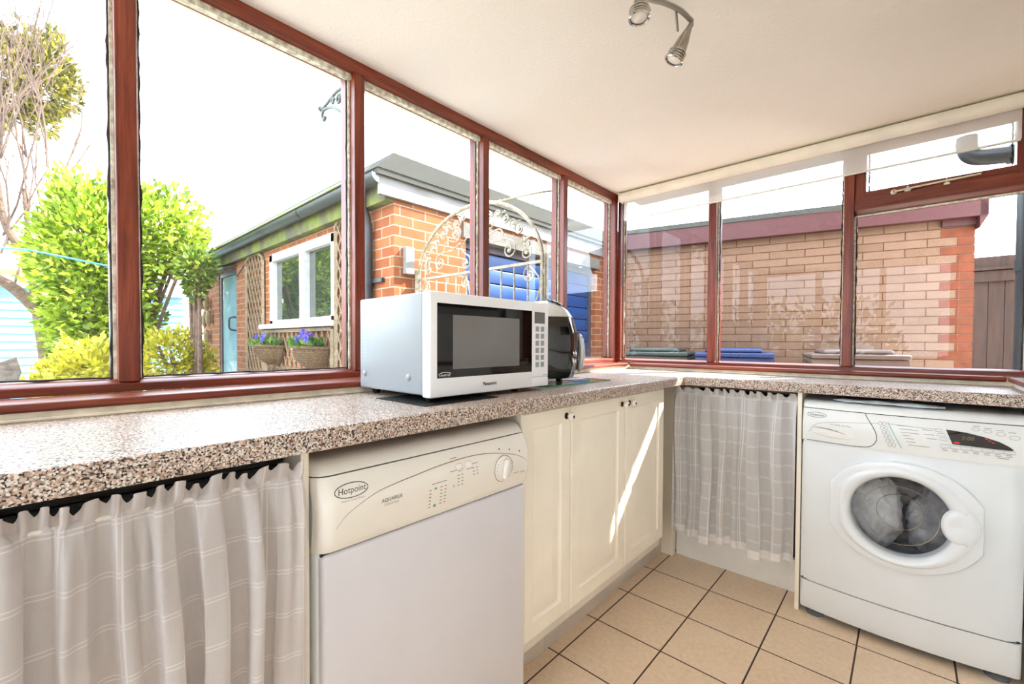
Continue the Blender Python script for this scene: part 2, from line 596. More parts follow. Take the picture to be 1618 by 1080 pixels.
    def build(s, name, mat, parent=None, label=None, cat=None, group=None, kind=None, ang=38, local=False, fixn=True):
        if fixn:
            bmesh.ops.recalc_face_normals(s.b, faces=s.b.faces[:])
        for f in s.b.faces:
            f.smooth = True
            if f in s.custom:
                continue
            n = f.normal
            ax = max(range(3), key=lambda i: abs(n[i]))
            i, j = ((1, 2), (0, 2), (0, 1))[ax]
            for l in f.loops:
                l[s.uv].uv = (l.vert.co[i], l.vert.co[j])
        me = bpy.data.meshes.new(name)
        if not local:
            off = Vector((0, 0, 0))
            p = parent
            while p is not None:
                off += p.location
                p = p.parent
            loc = Vector((0, 0, 0))
            if parent is None and kind != 'structure':
                xs = [v.co for v in s.b.verts]
                lo = Vector([min(c[i] for c in xs) for i in range(3)])
                hi = Vector([max(c[i] for c in xs) for i in range(3)])
                loc = Vector(((lo.x+hi.x)/2, (lo.y+hi.y)/2, lo.z))
                off = loc
            if off.length > 0:
                bmesh.ops.translate(s.b, verts=s.b.verts[:], vec=-off)
        else:
            loc = Vector((0, 0, 0))
        s.b.to_mesh(me)
        s.b.free()
        try:
            me.set_sharp_from_angle(angle=R(ang))
        except Exception:
            pass
        o = bpy.data.objects.new(name, me)
        COL.objects.link(o)
        if parent is not None:
            o.parent = parent
        o.location = loc
        me.materials.append(mat if not isinstance(mat, str) else M[mat])
        setp(o, label, cat, group, kind)
        return o


def setp(o, label=None, cat=None, group=None, kind=None):
    if label:
        o['label'] = label
    if cat:
        o['category'] = cat
    if group:
        o['group'] = group
    if kind:
        o['kind'] = kind


def empty(name, loc, label, cat, group=None, rz=0.0):
    o = bpy.data.objects.new(name, None)
    COL.objects.link(o)
    o.location = loc
    o.rotation_euler = (0, 0, rz)
    o.empty_display_size = 0.05
    setp(o, label, cat, group)
    return o


def struct(name, parent_kind=True):
    o = bpy.data.objects.new(name, None)
    COL.objects.link(o)
    o.empty_display_size = 0.05
    o['kind'] = 'structure'
    return o


def text_mb(mb, body, size, fn, shear=0.0, align='CENTER', sx=1.0, spacing=1.0, bold=0.0):
    """lay lettering through fn(u, v) -> world point"""
    c = bpy.data.curves.new('lettering', 'FONT')
    c.body = body
    c.size = size
    c.shear = shear
    c.align_x = align
    c.align_y = 'CENTER'
    c.space_character = spacing
    c.offset = bold*size
    c.resolution_u = 3
    o = bpy.data.objects.new('lettering', c)
    COL.objects.link(o)
    dg = bpy.context.evaluated_depsgraph_get()
    dg.update()
    me = bpy.data.meshes.new_from_object(o.evaluated_get(dg))
    vs = [mb.v(fn(v.co.x*sx, v.co.y)) for v in me.vertices]
    for p in me.polygons:
        mb.face([vs[i] for i in p.vertices])
    bpy.data.objects.remove(o)
    bpy.data.curves.remove(c)
    bpy.data.meshes.remove(me)


def ribbon(mb, pts, w, fn, closed=False):
    """flat line of width w through 2-D pts, mapped by fn"""
    n = len(pts)
    L, Rr = [], []
    for i in range(n):
        a = pts[(i-1) % n] if (closed or i) else pts[0]
        b = pts[(i+1) % n] if (closed or i < n-1) else pts[-1]
        dx, dy = b[0]-a[0], b[1]-a[1]
        d = math.hypot(dx, dy) or 1
        ww = w[i] if isinstance(w, list) else w
        nx, ny = -dy/d*ww/2, dx/d*ww/2
        L.append(mb.v(fn(pts[i][0]+nx, pts[i][1]+ny)))
        Rr.append(mb.v(fn(pts[i][0]-nx, pts[i][1]-ny)))
    for i in range(n if closed else n-1):
        j = (i+1) % n
        mb.face([L[i], Rr[i], Rr[j], L[j]])


def disc2(mb, c, rx, ry, fn, seg=20):
    mb.face([mb.v(fn(c[0]+rx*math.cos(2*math.pi*k/seg), c[1]+ry*math.sin(2*math.pi*k/seg))) for k in range(seg)])


def rect2(mb, a0, a1, b0, b1, fn, n=1):
    for k in range(n):
        x0, x1 = a0+(a1-a0)*k/n, a0+(a1-a0)*(k+1)/n
        mb.face([mb.v(fn(x0, b0)), mb.v(fn(x1, b0)), mb.v(fn(x1, b1)), mb.v(fn(x0, b1))])


def spline(pts, n=8):
    """Catmull-Rom through points"""
    P = [Vector(p) for p in pts]
    P = [P[0]*2-P[1]] + P + [P[-1]*2-P[-2]]
    out = []
    for i in range(1, len(P)-2):
        for k in range(n):
            t = k/n
            a, b, c, d = P[i-1], P[i], P[i+1], P[i+2]
            out.append(0.5*((2*b)+(c-a)*t+(2*a-5*b+4*c-d)*t*t+(3*b-a-3*c+d)*t**3))
    out.append(P[-2])
    return out


def interp(tab, x):
    if x <= tab[0][0]:
        return tab[0][1]
    for (a, fa), (b, fb) in zip(tab, tab[1:]):
        if x <= b:
            return fa+(fb-fa)*(x-a)/(b-a)
    return tab[-1][1]


# ================================================================ SETTING
XA, YB, XC, YR, H = -1.39, 2.53, 0.40, -1.40, 2.05
XG, YG = -1.435, 2.575              # glass planes
MB().box(-1.5, 0.5, YR-0.1, 2.62, -0.1, 0).build('floor', 'tiles', kind='structure')
MB().box(-1.55, 0.5, YR-0.1, 2.66, H, 2.20).build('ceiling', 'ceiling', kind='structure')
b = MB().box(-1.60, 0.6, YR-0.15, 3.285, 2.201, 2.30)  # back overhang is out of view, lengthened to cut sun on the doors
b.build('roof', 'felt', kind='structure')
MB().box(-1.47, -1.277, YR-0.1, 2.60, 0, 0.958).build('wall_left', 'cream_paint', kind='structure')
MB().box(-1.277, 0.298, 2.472, 2.60, 0, 0.958).build('wall_back', 'cream_paint', kind='structure')
# right wall: low painted wall, white panel and a house window above the sill
b = MB().box(0.298, 0.50, YR-0.1, 2.60, 0, 0.958)
b.box(XC, 0.50, YR-0.1, 2.60, 0.958, 1.28)
b.box(XC, 0.50, 2.35, 2.60, 1.28, 2.05)
b.box(XC, 0.50, YR-0.1, 0.95, 1.28, 2.05)
b.box(XC, 0.50, 0.95, 2.35, 1.90, 2.05)
b.build('wall_right', 'wall', kind='structure')
w = struct('window_3')
b = MB()
for a in ((0.95, 1.0), (1.62, 1.67), (2.30, 2.35)):
    b.box(0.41, 0.46, a[0], a[1], 1.28, 1.90)
b.box(0.41, 0.46, 0.95, 2.35, 1.28, 1.33).box(0.41, 0.46, 0.95, 2.35, 1.85, 1.90)
b.build('window_frame', 'white_frame', w)
MB().box(0.445, 0.452, 1.0, 2.30, 1.33, 1.85).build('pane', 'dark_glass', w)
MB().box(0.28, XC, YR, 2.449, 0.958, 0.977, 0.006).build('window_sill', 'wood_y', w)
# rear wall: low wall, glazed above
MB().box(-1.5, 0.5, YR-0.1, YR, 0, 0.9).build('wall_rear', 'wall', kind='structure')
w = struct('window_4')
b = MB()
for x in (-1.47, -0.86, -0.25, 0.33):
    b.box(x, x+0.06, YR-0.08, YR-0.01, 0.9, H)
b.box(-1.47, 0.45, YR-0.08, YR-0.01, 0.9, 0.96).box(-1.47, 0.45, YR-0.08, YR-0.01, 1.98, H)
b.build('window_frame', 'wood_z', w)
MB().box(-1.45, 0.4, YR-0.05, YR-0.044, 0.95, 2.0).build('pane', 'glass_b', w)

# ---- left window (window_1)
w1 = struct('window_1')
mull = [(-1.08, -1.04), (-0.478, -0.438), (0.129, 0.169), (0.730, 0.767), (1.332, 1.369), (1.938, 1.973)]
for a, c in mull:
    b = MB().box(-1.434, XA-0.0005, a, c, 1.0005, 2.0095, 0.002, 1)
    b.box(-1.469, -1.4355, a-0.010, c+0.010, 1.0065, 2.0095)
    b.build('mullion', 'wood_z', w1)
b = MB().box(-1.469, XA-0.001, 2.485, YB, 0.9775, 2.0095)
b.box(-1.470, XA, YR, YR+0.05, 0.977, H)
b.build('end_post', 'wood_z', w1)
MB().box(-1.470, XA, YR, YB, 2.010, H, 0.002, 1).build('head_rail', 'wood_y', w1)
# bottom rail with sloping top
prof = [(XA, 0.9772), (XA, 0.996), (-1.393, 0.999), (-1.430, 1.006), (-1.470, 1.006), (-1.470, 0.9772)]
b = MB()
b.prism(prof, lambda x, z: (x, YR, z), lambda x, z: (x, YB, z))
b.build('bottom_rail', 'wood_y', w1)
edges = [YR+0.05] + [v for a in mull for v in a] + [2.485]
for k in range(0, len(edges), 2):
    a, c = edges[k], edges[k+1]
    # cream head bead, thin white side beads and putty
    hb = MB().box(-1.432, -1.412, a, c, 1.992, 2.010)
    hb.box(-1.4345, -1.424, a, a+0.006, 1.006, 1.992).box(-1.4345, -1.424, c-0.006, c, 1.006, 1.992)
    hb.build('glazing_bead', 'flaky_paint', w1)
    pb = MB()
    for yy, sg in ((a+0.006, 1), (c-0.006, -1)):
        pts = [(-1.432, yy+sg*(0.001+random.uniform(0, 0.004)), 1.006+i*(0.986/40)) for i in range(41)]
        pb.tube(pts, [random.uniform(0.0012, 0.003) for _ in pts], 5)
    pts = [(-1.432, a+0.006+i*((c-a-0.012)/30), 1.009+random.uniform(0, 0.002)) for i in range(31)]
    pb.tube(pts, [random.uniform(0.002, 0.0035) for _ in pts], 5)
    pb.build('putty', 'seam', w1)
    MB().box(-1.4385, -1.4345, a-0.008, c+0.008, 1.0, 2.006).build('pane', 'glass', w1)
b = MB().box(-1.392, -1.265, YR, 2.449, 0.958, 0.977, 0.007, 3)
b.build('window_sill', 'wood_y', w1)

# ---- back window (window_2)
w2 = struct('window_2')
for a, c in ((-0.831, -0.789), (-0.227, -0.190)):
    b = MB().box(a, c, YB+0.0005, 2.574, 0.9945, 2.0095, 0.002, 1)
    b.box(a-0.008, c+0.008, 2.5755, 2.609, 1.0005, 2.0095)
    b.build('mullion', 'wood_z', w2)
MB().box(-1.389, -1.367, YB+0.0005, 2.609, 0.9775, 2.0095).box(0.338, XC, YB+0.0005, 2.609, 0.9775, 2.0095).build('end_post', 'wood_z', w2)
MB().box(-1.389, 0.3995, YB, 2.61, 2.010, H).build('head_rail', 'wood_x', w2)
prof = [(YB, 0.9772), (YB, 0.990), (YB+0.003, 0.993), (2.568, 1.000), (2.61, 1.000), (2.61, 0.9772)]
b = MB()
b.prism(prof, lambda y, z: (-1.389, y, z), lambda y, z: (XC, y, z))
b.build('bottom_rail', 'wood_x', w2)
# transom and top-hung casement in the right-hand light
prof = [(YB, 1.708), (YB, 1.752), (2.61, 1.752), (2.61, 1.690), (2.566, 1.690)]
b = MB()
b.prism(prof, lambda y, z: (-0.1885, y, z), lambda y, z: (0.3375, y, z))
b.build('transom', 'wood_x', w2)
b = MB().box(-0.188, -0.150, YB+0.012, 2.60, 1.7535, 2.008)
b.box(0.299, 0.336, YB+0.012, 2.60, 1.7535, 2.008)
cas = b.build('casement_stile', 'wood_z', w2)
MB().box(-0.150, 0.299, YB+0.012, 2.60, 1.7535, 1.789).box(-0.150, 0.299, YB+0.012, 2.60, 1.975, 2.008).build('casement_rail', 'wood_x', w2)
b = MB()
b.tube([(-0.055, 2.532, 1.765), (0.0, 2.528, 1.768), (0.10, 2.527, 1.772), (0.205, 2.528, 1.776)], 0.004, 8)
b.lathe([(0, 0), (0.011, 0), (0.011, 0.006), (0.004, 0.010), (0.004, 0.02)], (-0.055, 2.542, 1.765), (0, -1, 0), 14)
b.box(-0.02, 0.0, 2.527, 2.541, 1.757, 1.764).box(0.10, 0.118, 2.527, 2.541, 1.756, 1.764)
b.tube([(0.109, 2.534, 1.756), (0.109, 2.534, 1.782)], 0.004, 8)
b.tube([(-0.01, 2.534, 1.756), (-0.01, 2.534, 1.779)], 0.004, 8)
b.build('casement_stay', 'cream_paint', w2, label='cream metal casement stay')
for a, c, z0, z1 in ((-1.366, -0.831, 1.0, 2.01), (-0.789, -0.227, 1.0, 2.01), (-0.190, 0.338, 1.0, 1.691), (-0.150, 0.299, 1.789, 1.976)):
    b = MB()
    if z1 > 1.9 and z0 > 1.5:
        pass
    else:
        b.box(a, a+0.006, 2.564, 2.5745, z0, z1).box(c-0.006, c, 2.564, 2.5745, z0, z1)
        b.box(a, c, 2.564, 2.5745, z1-0.006, z1)
        b.build('glazing_bead', 'flaky_paint', w2)
    b = MB()
    for xx, sg in ((a+0.006, 1), (c-0.006, -1)):
        pts = [(xx+sg*(0.001+random.uniform(0, 0.004)), 2.572, z0+i*((z1-z0)/40)) for i in range(41)]
        b.tube(pts, [random.uniform(0.0015, 0.004) for _ in pts], 5)
    b.build('putty', 'seam', w2)
    MB().box(a-0.006, c+0.006, 2.5755, 2.5795, z0-0.005, z1+0.004).build('pane', 'glass_b', w2)
MB().box(-1.2645, 0.2795, 2.45, 2.533, 0.958, 0.977, 0.007, 3).build('window_sill', 'wood_x', w2)
# sealant / tile trim strips behind the worktop
b = MB().box(-1.2765, -1.268, YR, 2.471, 0.940, 0.9475, 0.002, 1)
b.build('trim_1', 'cream_paint', kind='structure')
MB().box(-1.267, 0.297, 2.464, 2.4715, 0.940, 0.9455, 0.002, 1).build('trim_2', 'cream_paint', kind='structure')
MB().box(0.555, 0.85, 2.75, 4.05, -0.1, 5.2).build('wall_house_sunblock', 'brick_red', kind='structure')  # unseen house wall, added and sized to block sun from the doors
# ground outside
MB().box(-40, 30, -30, 40, -0.2, -0.1).build('ground', 'paving', kind='structure')

# ================================================================ WORKTOP
b = MB()


def wt_profile(front, back, zt=0.940, zb=0.900, r=0.008):
    pts = [(back, zb), (front-0.0, zb)]
    for k in range(7):
        a = math.pi/2*k/6
        pts.append((front-r+r*math.cos(a), zt-r+r*math.sin(a)))
    pts.append((back, zt))
    return pts


pf = wt_profile(-0.790, -1.2755)
b.prism(pf, lambda x, z: (x, YR+0.05, z), lambda x, z: (x, 2.4700, z))
pf2 = [(-(f), z) for f, z in wt_profile(-2.088, -2.4700)]
b.prism(pf2, lambda y, z: (-0.7985, y, z), lambda y, z: (0.2965, y, z))
b.build('worktop', 'worktop', label='grey-brown speckled laminate L-shaped worktop under the windows', cat='worktop', ang=50)

# ================================================================ TUMBLE DRYER (facing +X)
DY0, DY1 = 0.342, 0.937
dry = empty('tumble_dryer', (-1.03, 0.64, 0), 'white and cream tumble dryer under the worktop beside the narrow cream cupboard', 'tumble dryer')
MB().box(-1.262, -0.815, DY0+0.004, DY1-0.004, 0.03, 0.838, 0.006).build('body', 'appliance', dry)
MB().box(-0.823, -0.797, DY0+0.010, DY1-0.004, 0.05, 0.6965, 0.009, 4).build('door', 'dryer_enamel', dry)
MB().box(-0.83, -0.806, DY0+0.012, DY1-0.008, 0.690, 0.7025).build('seam_line', 'seam', dry)
ptab = [(0.700, -0.8000), (0.706, -0.7965), (0.715, -0.7925), (0.735, -0.788), (0.755, -0.7852), (0.778, -0.784), (0.802, -0.7875), (0.822, -0.797), (0.842, -0.8085)]
ltab = [(0.8445, -0.8095), (0.853, -0.816), (0.862, -0.825), (0.868, -0.838), (0.8705, -0.855)]


def ends(y, r=0.032):
    d0, d1 = y-DY0, DY1-y
    d = min(d0, d1)
    rr = r if d0 < d1 else 0.012
    if d < rr:
        t = 1-d/rr
        return rr*(1-math.sqrt(max(0, 1-t*t)))
    return 0.0


def ysamp(u):
    return DY0 + (DY1-DY0)*(0.5-0.5*math.cos(math.pi*u))


def curvez(tab):
    zs = [Vector((a, b_, 0)) for a, b_ in tab]
    return spline(zs, 5)


cz = curvez(ptab)
cl = curvez(ltab)
b = MB()
b.grid(lambda u, v: (cz[round(v*(len(cz)-1))].y - ends(ysamp(u)), ysamp(u), cz[round(v*(len(cz)-1))].x), 44, len(cz)-1)
b.grid(lambda u, v: (-0.800-ends(ysamp(u))-v*0.025, ysamp(u), 0.700), 44, 1)
b.build('control_panel', 'console', dry)
b = MB()
b.grid(lambda u, v: (cl[round(v*(len(cl)-1))].y - ends(ysamp(u)), ysamp(u), cl[round(v*(len(cl)-1))].x), 44, len(cl)-1)
b.grid(lambda u, v: (-0.855-ends(ysamp(u))*(1-v)-v*0.405, ysamp(u), 0.8705), 44, 1)
b.grid(lambda u, v: (-0.8095-ends(ysamp(u))-0.02*v, ysamp(u), 0.8445), 44, 1)
for yy in (DY0, DY1):
    b.face([b.v((-1.26, yy, 0.839)), b.v((-0.842, yy, 0.839)), b.v((-0.862, yy, 0.8705)), b.v((-1.26, yy, 0.8705))])
b.build('lid', 'console', dry)


def dmap(y, z, off=0.0007):
    return (interp(ptab, z)+off-ends(y), y, z)


b = MB()
sw = [(0.372, 0.748), (0.394, 0.770), (0.430, 0.787), (0.465, 0.798), (0.51, 0.8045), (0.558, 0.809), (0.61, 0.814), (0.666, 0.817), (0.72, 0.8178), (0.771, 0.8145), (0.82, 0.807), (0.87, 0.795), (0.893, 0.786), (0.912, 0.776), (0.922, 0.768)]
swp = [(p.x, p.y) for p in spline([(a, c, 0) for a, c in sw], 4)]
ribbon(b, swp, [0.0006+0.0014*math.sin(math.pi*min(1, i/(len(swp)-1))) for i in range(len(swp))], dmap)
b.build('accent_line', 'gold_line', dry)
b = MB()
ribbon(b, [(0.407+0.034*math.cos(2*math.pi*k/36), 0.8125+0.0125*math.sin(2*math.pi*k/36)) for k in range(36)], 0.0015, dmap, True)
text_mb(b, 'Hotpoint', 0.0155, lambda u, v: dmap(0.407+u, 0.8125+v, 0.0008), 0.25)
b.build('logo', 'ink', dry, label='dark oval maker badge')
b = MB()
text_mb(b, 'AQUARIUS', 0.0105, lambda u, v: dmap(0.4915+u, 0.7755+v, 0.0008), sx=0.95)
b.build('model_lettering', 'ink', dry, label='dark printed model lettering')
b = MB()
text_mb(b, 'TDC30', 0.006, lambda u, v: dmap(0.905+u, 0.7405+v, 0.0008))
b.build('type_lettering', 'ink', dry, label='small dark type lettering')
for p in ((0.820, 0.817), (0.857, 0.8105), (0.893, 0.8005)):
    b = MB()
    disc2(b, p, 0.0022, 0.0022, dmap)
    b.build('indicator_light', 'ink', dry, label='small dark indicator dot')
b = MB()
text_mb(b, 'Made in Great Britain', 0.0055, lambda u, v: dmap(0.407+u, 0.7955+v, 0.0008), 0.1)
b.build('origin_lettering', 'ink_soft', dry)
b = MB()
text_mb(b, 'CONDENSER', 0.006, lambda u, v: dmap(0.490+u, 0.766+v, 0.0008))
b.build('subtitle_lettering', 'ink_soft', dry)
for bx, bz, nr, nc, hx, hz, hw in ((0.586, 0.7655, 6, 1, 0, 0, 0), (0.617, 0.767, 6, 2, 0.593, 0.779, 0.042), (0.668, 0.782, 4, 2, 0.646, 0.795, 0.042), (0.717, 0.789, 3, 2, 0.700, 0.800, 0.036)):
    b = MB()
    for i in range(nr):
        for j in range(nc):
            rect2(b, bx+j*0.012, bx+j*0.012+0.006, bz-i*0.0078, bz-i*0.0078+0.0022, lambda u, v: dmap(u, v, 0.0008))
    if hw:
        rect2(b, hx, hx+hw, hz, hz+0.0016, lambda u, v: dmap(u, v, 0.0008), 4)
    b.build('printed_table', 'ink_soft', dry)
for bx, bz, ww in ((0.655, 0.822, 0.02), (0.672, 0.7915, 0.012), (0.698, 0.7905, 0.020), (0.87, 0.743, 0.018)):
    b = MB()
    rect2(b, bx, bx+ww, bz, bz+0.0016, lambda u, v: dmap(u, v, 0.0008), 4)
    b.build('printed_caption', 'ink_soft', dry)
b = MB()
rect2(b, 0.6005, 0.6075, 0.725, 0.770, dmap, 1)
b.build('printed_scale', 'ink_green', dry, label='green printed scale')
b = MB()
rect2(b, 0.655, 0.660, 0.758, 0.790, dmap, 1)
b.build('printed_scale', 'ink_teal', dry, label='pale green printed scale')
for yy in (0.6755, 0.7065):
    b = MB()
    b.lathe([(0, 0.005), (0.5, 0.0045), (0.85, 0.003), (1, 0)], (0, 0, 0), (0, 0, 1), 24)
    mt = Matrix.Translation((interp(ptab, 0.802), yy, 0.802)) @ Matrix.Rotation(R(78), 4, 'Y') @ Matrix.Diagonal((0.0085, 0.0115, 1.0, 1))
    bmesh.ops.transform(b.b, matrix=mt, verts=b.b.verts[:])
    b.build('push_button', 'white_panel', dry)
b = MB()
kc = (interp(ptab, 0.766)-0.001, 0.828, 0.766)
b.lathe([(0.0335, 0), (0.0325, 0.003), (0.030, 0.0045), (0.0, 0.0045)], kc, (1, 0, -0.02), 40)
knob = b.build('dial', 'console', dry)
b = MB()
ring = [(0.0345*math.cos(2*math.pi*k/40), 0.0345*math.sin(2*math.pi*k/40)) for k in range(40)]
ribbon(b, ring, 0.0016, lambda u, v: (interp(ptab, 0.766+v)+0.0012, 0.828+u, 0.766+v), True)
for k in range(22):
    a = 2*math.pi*k/22
    rect2(b, 0.0285*math.cos(a)-0.0008, 0.0285*math.cos(a)+0.0008, 0.0285*math.sin(a)-0.0013, 0.0285*math.sin(a)+0.0013,
          lambda u, v: (kc[0]+0.0049, kc[1]+u, kc[2]+v))
b.build('dial_markings', 'ink_soft', knob)
b = MB()
b.M = Matrix.Translation((kc[0]+0.009, kc[1], kc[2])) @ Matrix.Rotation(R(-14), 4, 'X')
b.box(-0.005, 0.008, -0.0085, 0.0085, -0.026, 0.026, 0.006, 3)
b.build('dial_grip', 'white_panel', knob)
b = MB()
for yy in (DY0+0.05, DY1-0.05):
    for xx in (-0.87, -1.2):
        MB().lathe([(0.018, 0), (0.018, 0.03)], (xx, yy, 0), (0, 0, 1), 14, cap0=True, cap1=True).build('foot', 'foot', dry)

# ================================================================ CREAM CABINETS (fronts at x=-0.83)


def cab_door(parent, y0, y1, z0=0.193, z1=0.889):
    """foil-wrapped slab with a raised centre field: built as nested rings"""
    b = MB()
    xf = -0.830
    rings = [(0.0, xf-0.004), (0.004, xf), (0.052, xf), (0.056, xf-0.0050), (0.062, xf-0.0072), (0.069, xf-0.0060), (0.094, xf-0.001), (0.100, xf-0.0012)]
    R_ = []
    for inset, x in rings:
        R_.append([b.v((x, y0+inset, z0+inset)), b.v((x, y1-inset, z0+inset)), b.v((x, y1-inset, z1-inset)), b.v((x, y0+inset, z1-inset))])
    for A, B in zip(R_, R_[1:]):
        for k in range(4):
            b.face([A[k], A[(k+1) % 4], B[(k+1) % 4], B[k]])
    b.face(R_[-1])
    bk = [b.v((xf-0.019, y, z)) for y, z in ((y0, z0), (y1, z0), (y1, z1), (y0, z1))]
    for k in range(4):
        b.face([R_[0][k], R_[0][(k+1) % 4], bk[(k+1) % 4], bk[k]])
    b.face(bk[::-1])
    return b.build('door', 'cabinet', parent, ang=20)


def cab_knob(door, y, z=0.857):
    b = MB().lathe([(0.006, 0.0), (0.0055, 0.008), (0.0075, 0.011), (0.0130, 0.016), (0.0145, 0.021), (0.0125, 0.026), (0.007, 0.029), (0.0045, 0.0295)], (-0.8302, y, z), (1, 0, 0), 20)
    k = b.build('knob', 'ceramic', door, label='white ceramic knob')
    MB().lathe([(0.011, 0.0), (0.011, 0.0015), (0.0065, 0.005), (0.0063, 0.009)], (-0.8302, y, z), (1, 0, 0), 16).build('knob_backplate', 'brass', door, label='dark metal knob backplate')
    MB().lathe([(0.0050, 0.0290), (0.0044, 0.0307), (0, 0.0310)], (-0.8302, y, z), (1, 0, 0), 14).build('knob_screw', 'brass', door, label='dark knob screw')


cab = empty('base_cabinet', (-1.05, 1.08, 0), 'narrow cream cupboard with one raised-panel door, beside the tumble dryer', 'cabinet')
MB().box(-1.26, -0.8495, 0.952, 1.205, 0.150, 0.8985).build('carcass', 'carcass', cab)
MB().box(-0.956, -0.940, 0.952, 1.205, 0.0, 0.150).build('plinth', 'plinth', cab)
d = cab_door(cab, 0.953, 1.2045)
cab_knob(d, 1.178)
cab2 = empty('base_cabinet', (-1.05, 1.58, 0), 'wide cream cupboard with two raised-panel doors, nearest the corner', 'cabinet')
MB().box(-1.26, -0.8495, 1.2065, 1.962, 0.150, 0.8985).build('carcass', 'carcass', cab2)
MB().box(-0.956, -0.940, 1.2065, 2.198, 0.0, 0.150).build('plinth', 'plinth', cab2)
d = cab_door(cab2, 1.2085, 1.584)
cab_knob(d, 1.557)
d = cab_door(cab2, 1.590, 1.958)
cab_knob(d, 1.617)
# filler at the corner and the upright panels
b = MB().box(-0.940, -0.893, 2.199, 2.216, 0.0, 0.8985)
b.box(-0.8925, -0.878, 2.196, 2.235, 0.0, 0.8985)
b.build('corner_filler', 'cabinet', label='narrow cream filler panel in the corner between cupboards and curtain', cat='panel')
MB().box(-1.25, -0.826, 0.3255, 0.3395, 0.0, 0.8985).build('end_panel', 'cabinet', label='cream upright panel between the curtain and the tumble dryer', cat='panel')
MB().box(-0.329, -0.3145, 2.105, 2.46, 0.0, 0.8985).build('end_panel', 'cabinet', label='thin cream upright panel between the curtain and the washing machine', cat='panel')
MB().box(-0.877, -0.3295, 2.243, 2.262, 0.0, 0.145).build('plinth_board', 'white_panel', label='white plinth board on the floor below the curtain beside the washing machine', cat='plinth')


# ================================================================ CURTAINS
def curtain_fold(seed, L, n, lo=0.6, hi=1.45):
    rnd = random.Random(seed)
    c = []
    u = 0
    while u < L*1.05:
        w = L/n*rnd.uniform(lo, hi)
        c.append((u, w, rnd.uniform(0.45, 1.0), rnd.uniform(-0.10, 0.10)))
        u += w

    def f(u):
        for a, w, h, sk in c:
            if a <= u < a+w:
                t = (u-a)/w
                return h*(0.5-0.5*math.cos(2*math.pi*t)), w*h*0.125*math.sin(4*math.pi*t)+sk*w*(0.5-0.5*math.cos(2*math.pi*t))
        return 0.0, 0.0
    return f


def make_curtain(name, label, mat, P0, along, out, L, zt, zb, n, seed, amp, group, slack=1.9, tilt=0.0):
    """P0 left end of the rail; along = unit vector; out = towards the room"""
    root = empty(name, (P0[0]+along[0]*L/2, P0[1]+along[1]*L/2, zb), label, 'curtain', group)
    big = curtain_fold(seed, L, n)
    mid = curtain_fold(seed+9, L, n*1.9)
    fine = curtain_fold(seed+5, L, n*1.9)
    rnd = random.Random(seed)
    ph = [rnd.uniform(0, 6.28) for _ in range(6)]
    Ht = zt-zb
    zr = 0.030              # pinched rod pocket below the frill

    def f(u, v):
        s_ = u*L
        d = v*v*0.35*Ht+v*0.65*Ht
        fo, fl = fine(s_)
        if d < zr:
            t = d/zr
            o = (0.006+0.022*fo)*(1-t)**0.6+0.006*fo
            lat = fl*0.9*(1-0.4*t)
            z = zt-d+0.022*(math.sqrt(fo)-0.62)*(1-t)+0.004*math.sin(s_*90+ph[4])*(1-t)
        else:
            t = min(1, (d-zr)/(Ht*0.5))
            k = t**0.45
            bo, bl = big(s_+0.004*math.sin(d*6+ph[0]))
            mo_, ml = mid(s_+0.003*math.sin(d*9+ph[1]))
            kb = 0.30+0.70*k
            o = 0.006*fo*(1-k) + amp*kb*bo + amp*0.35*(1-0.6*k)*mo_*min(1, t*6) + 0.004*k*math.sin(s_*55+ph[1]+d*4)
            lat = fl*0.6*max(0, 1-t*5) + bl*kb + ml*0.4*(1-k)
            z = zt-d
        lean = tilt*max(0, d-zr)
        ew = max(0.0, min(1.0, (L-s_)/0.03, s_/0.03))
        o += 0.022*(1-ew)*min(1, d/0.05)
        lat *= ew
        wob = 0.005*math.sin(d*8+ph[2]+s_*16)*min(1, d/0.2)*ew
        z += 0.010*(v**6)*math.sin(s_*26+ph[3])
        q = min(L+0.004, max(-0.004, s_+wob+lat))
        return (P0[0]+along[0]*q+out[0]*(o+lean), P0[1]+along[1]*q+out[1]*(o+lean), z)
    nu = max(160, int(L*900))
    b = MB()
    b.grid(f, nu, 80, lambda u, v: (u*L*slack, (v*v*0.35+v*0.65)*Ht))
    b.build('fabric', mat, root, ang=180, fixn=False)
    w = MB().tube([(P0[0]+out[0]*0.001, P0[1]+out[1]*0.001, zt-zr), (P0[0]+along[0]*L+out[0]*0.001, P0[1]+along[1]*L+out[1]*0.001, zt-zr)], 0.003, 8)
    w.build('curtain_wire', 'wire', root)
    return root


make_curtain('curtain', 'gathered white voile curtain hanging from the worktop between brown box and tumble dryer', 'sheer_l',
             (-0.822, -0.62, 0), (0, 1, 0), (1, 0, 0), 0.941, 0.884, 0.16, 19, 11, 0.044, 'white voile curtains under the worktop')
make_curtain('curtain', 'gathered white voile curtain hanging from the worktop beside the washing machine', 'sheer_r',
             (-0.855, 2.158, 0), (1, 0, 0), (0, -1, 0), 0.522, 0.884, 0.165, 7.5, 4, 0.055, 'white voile curtains under the worktop', tilt=0.02)
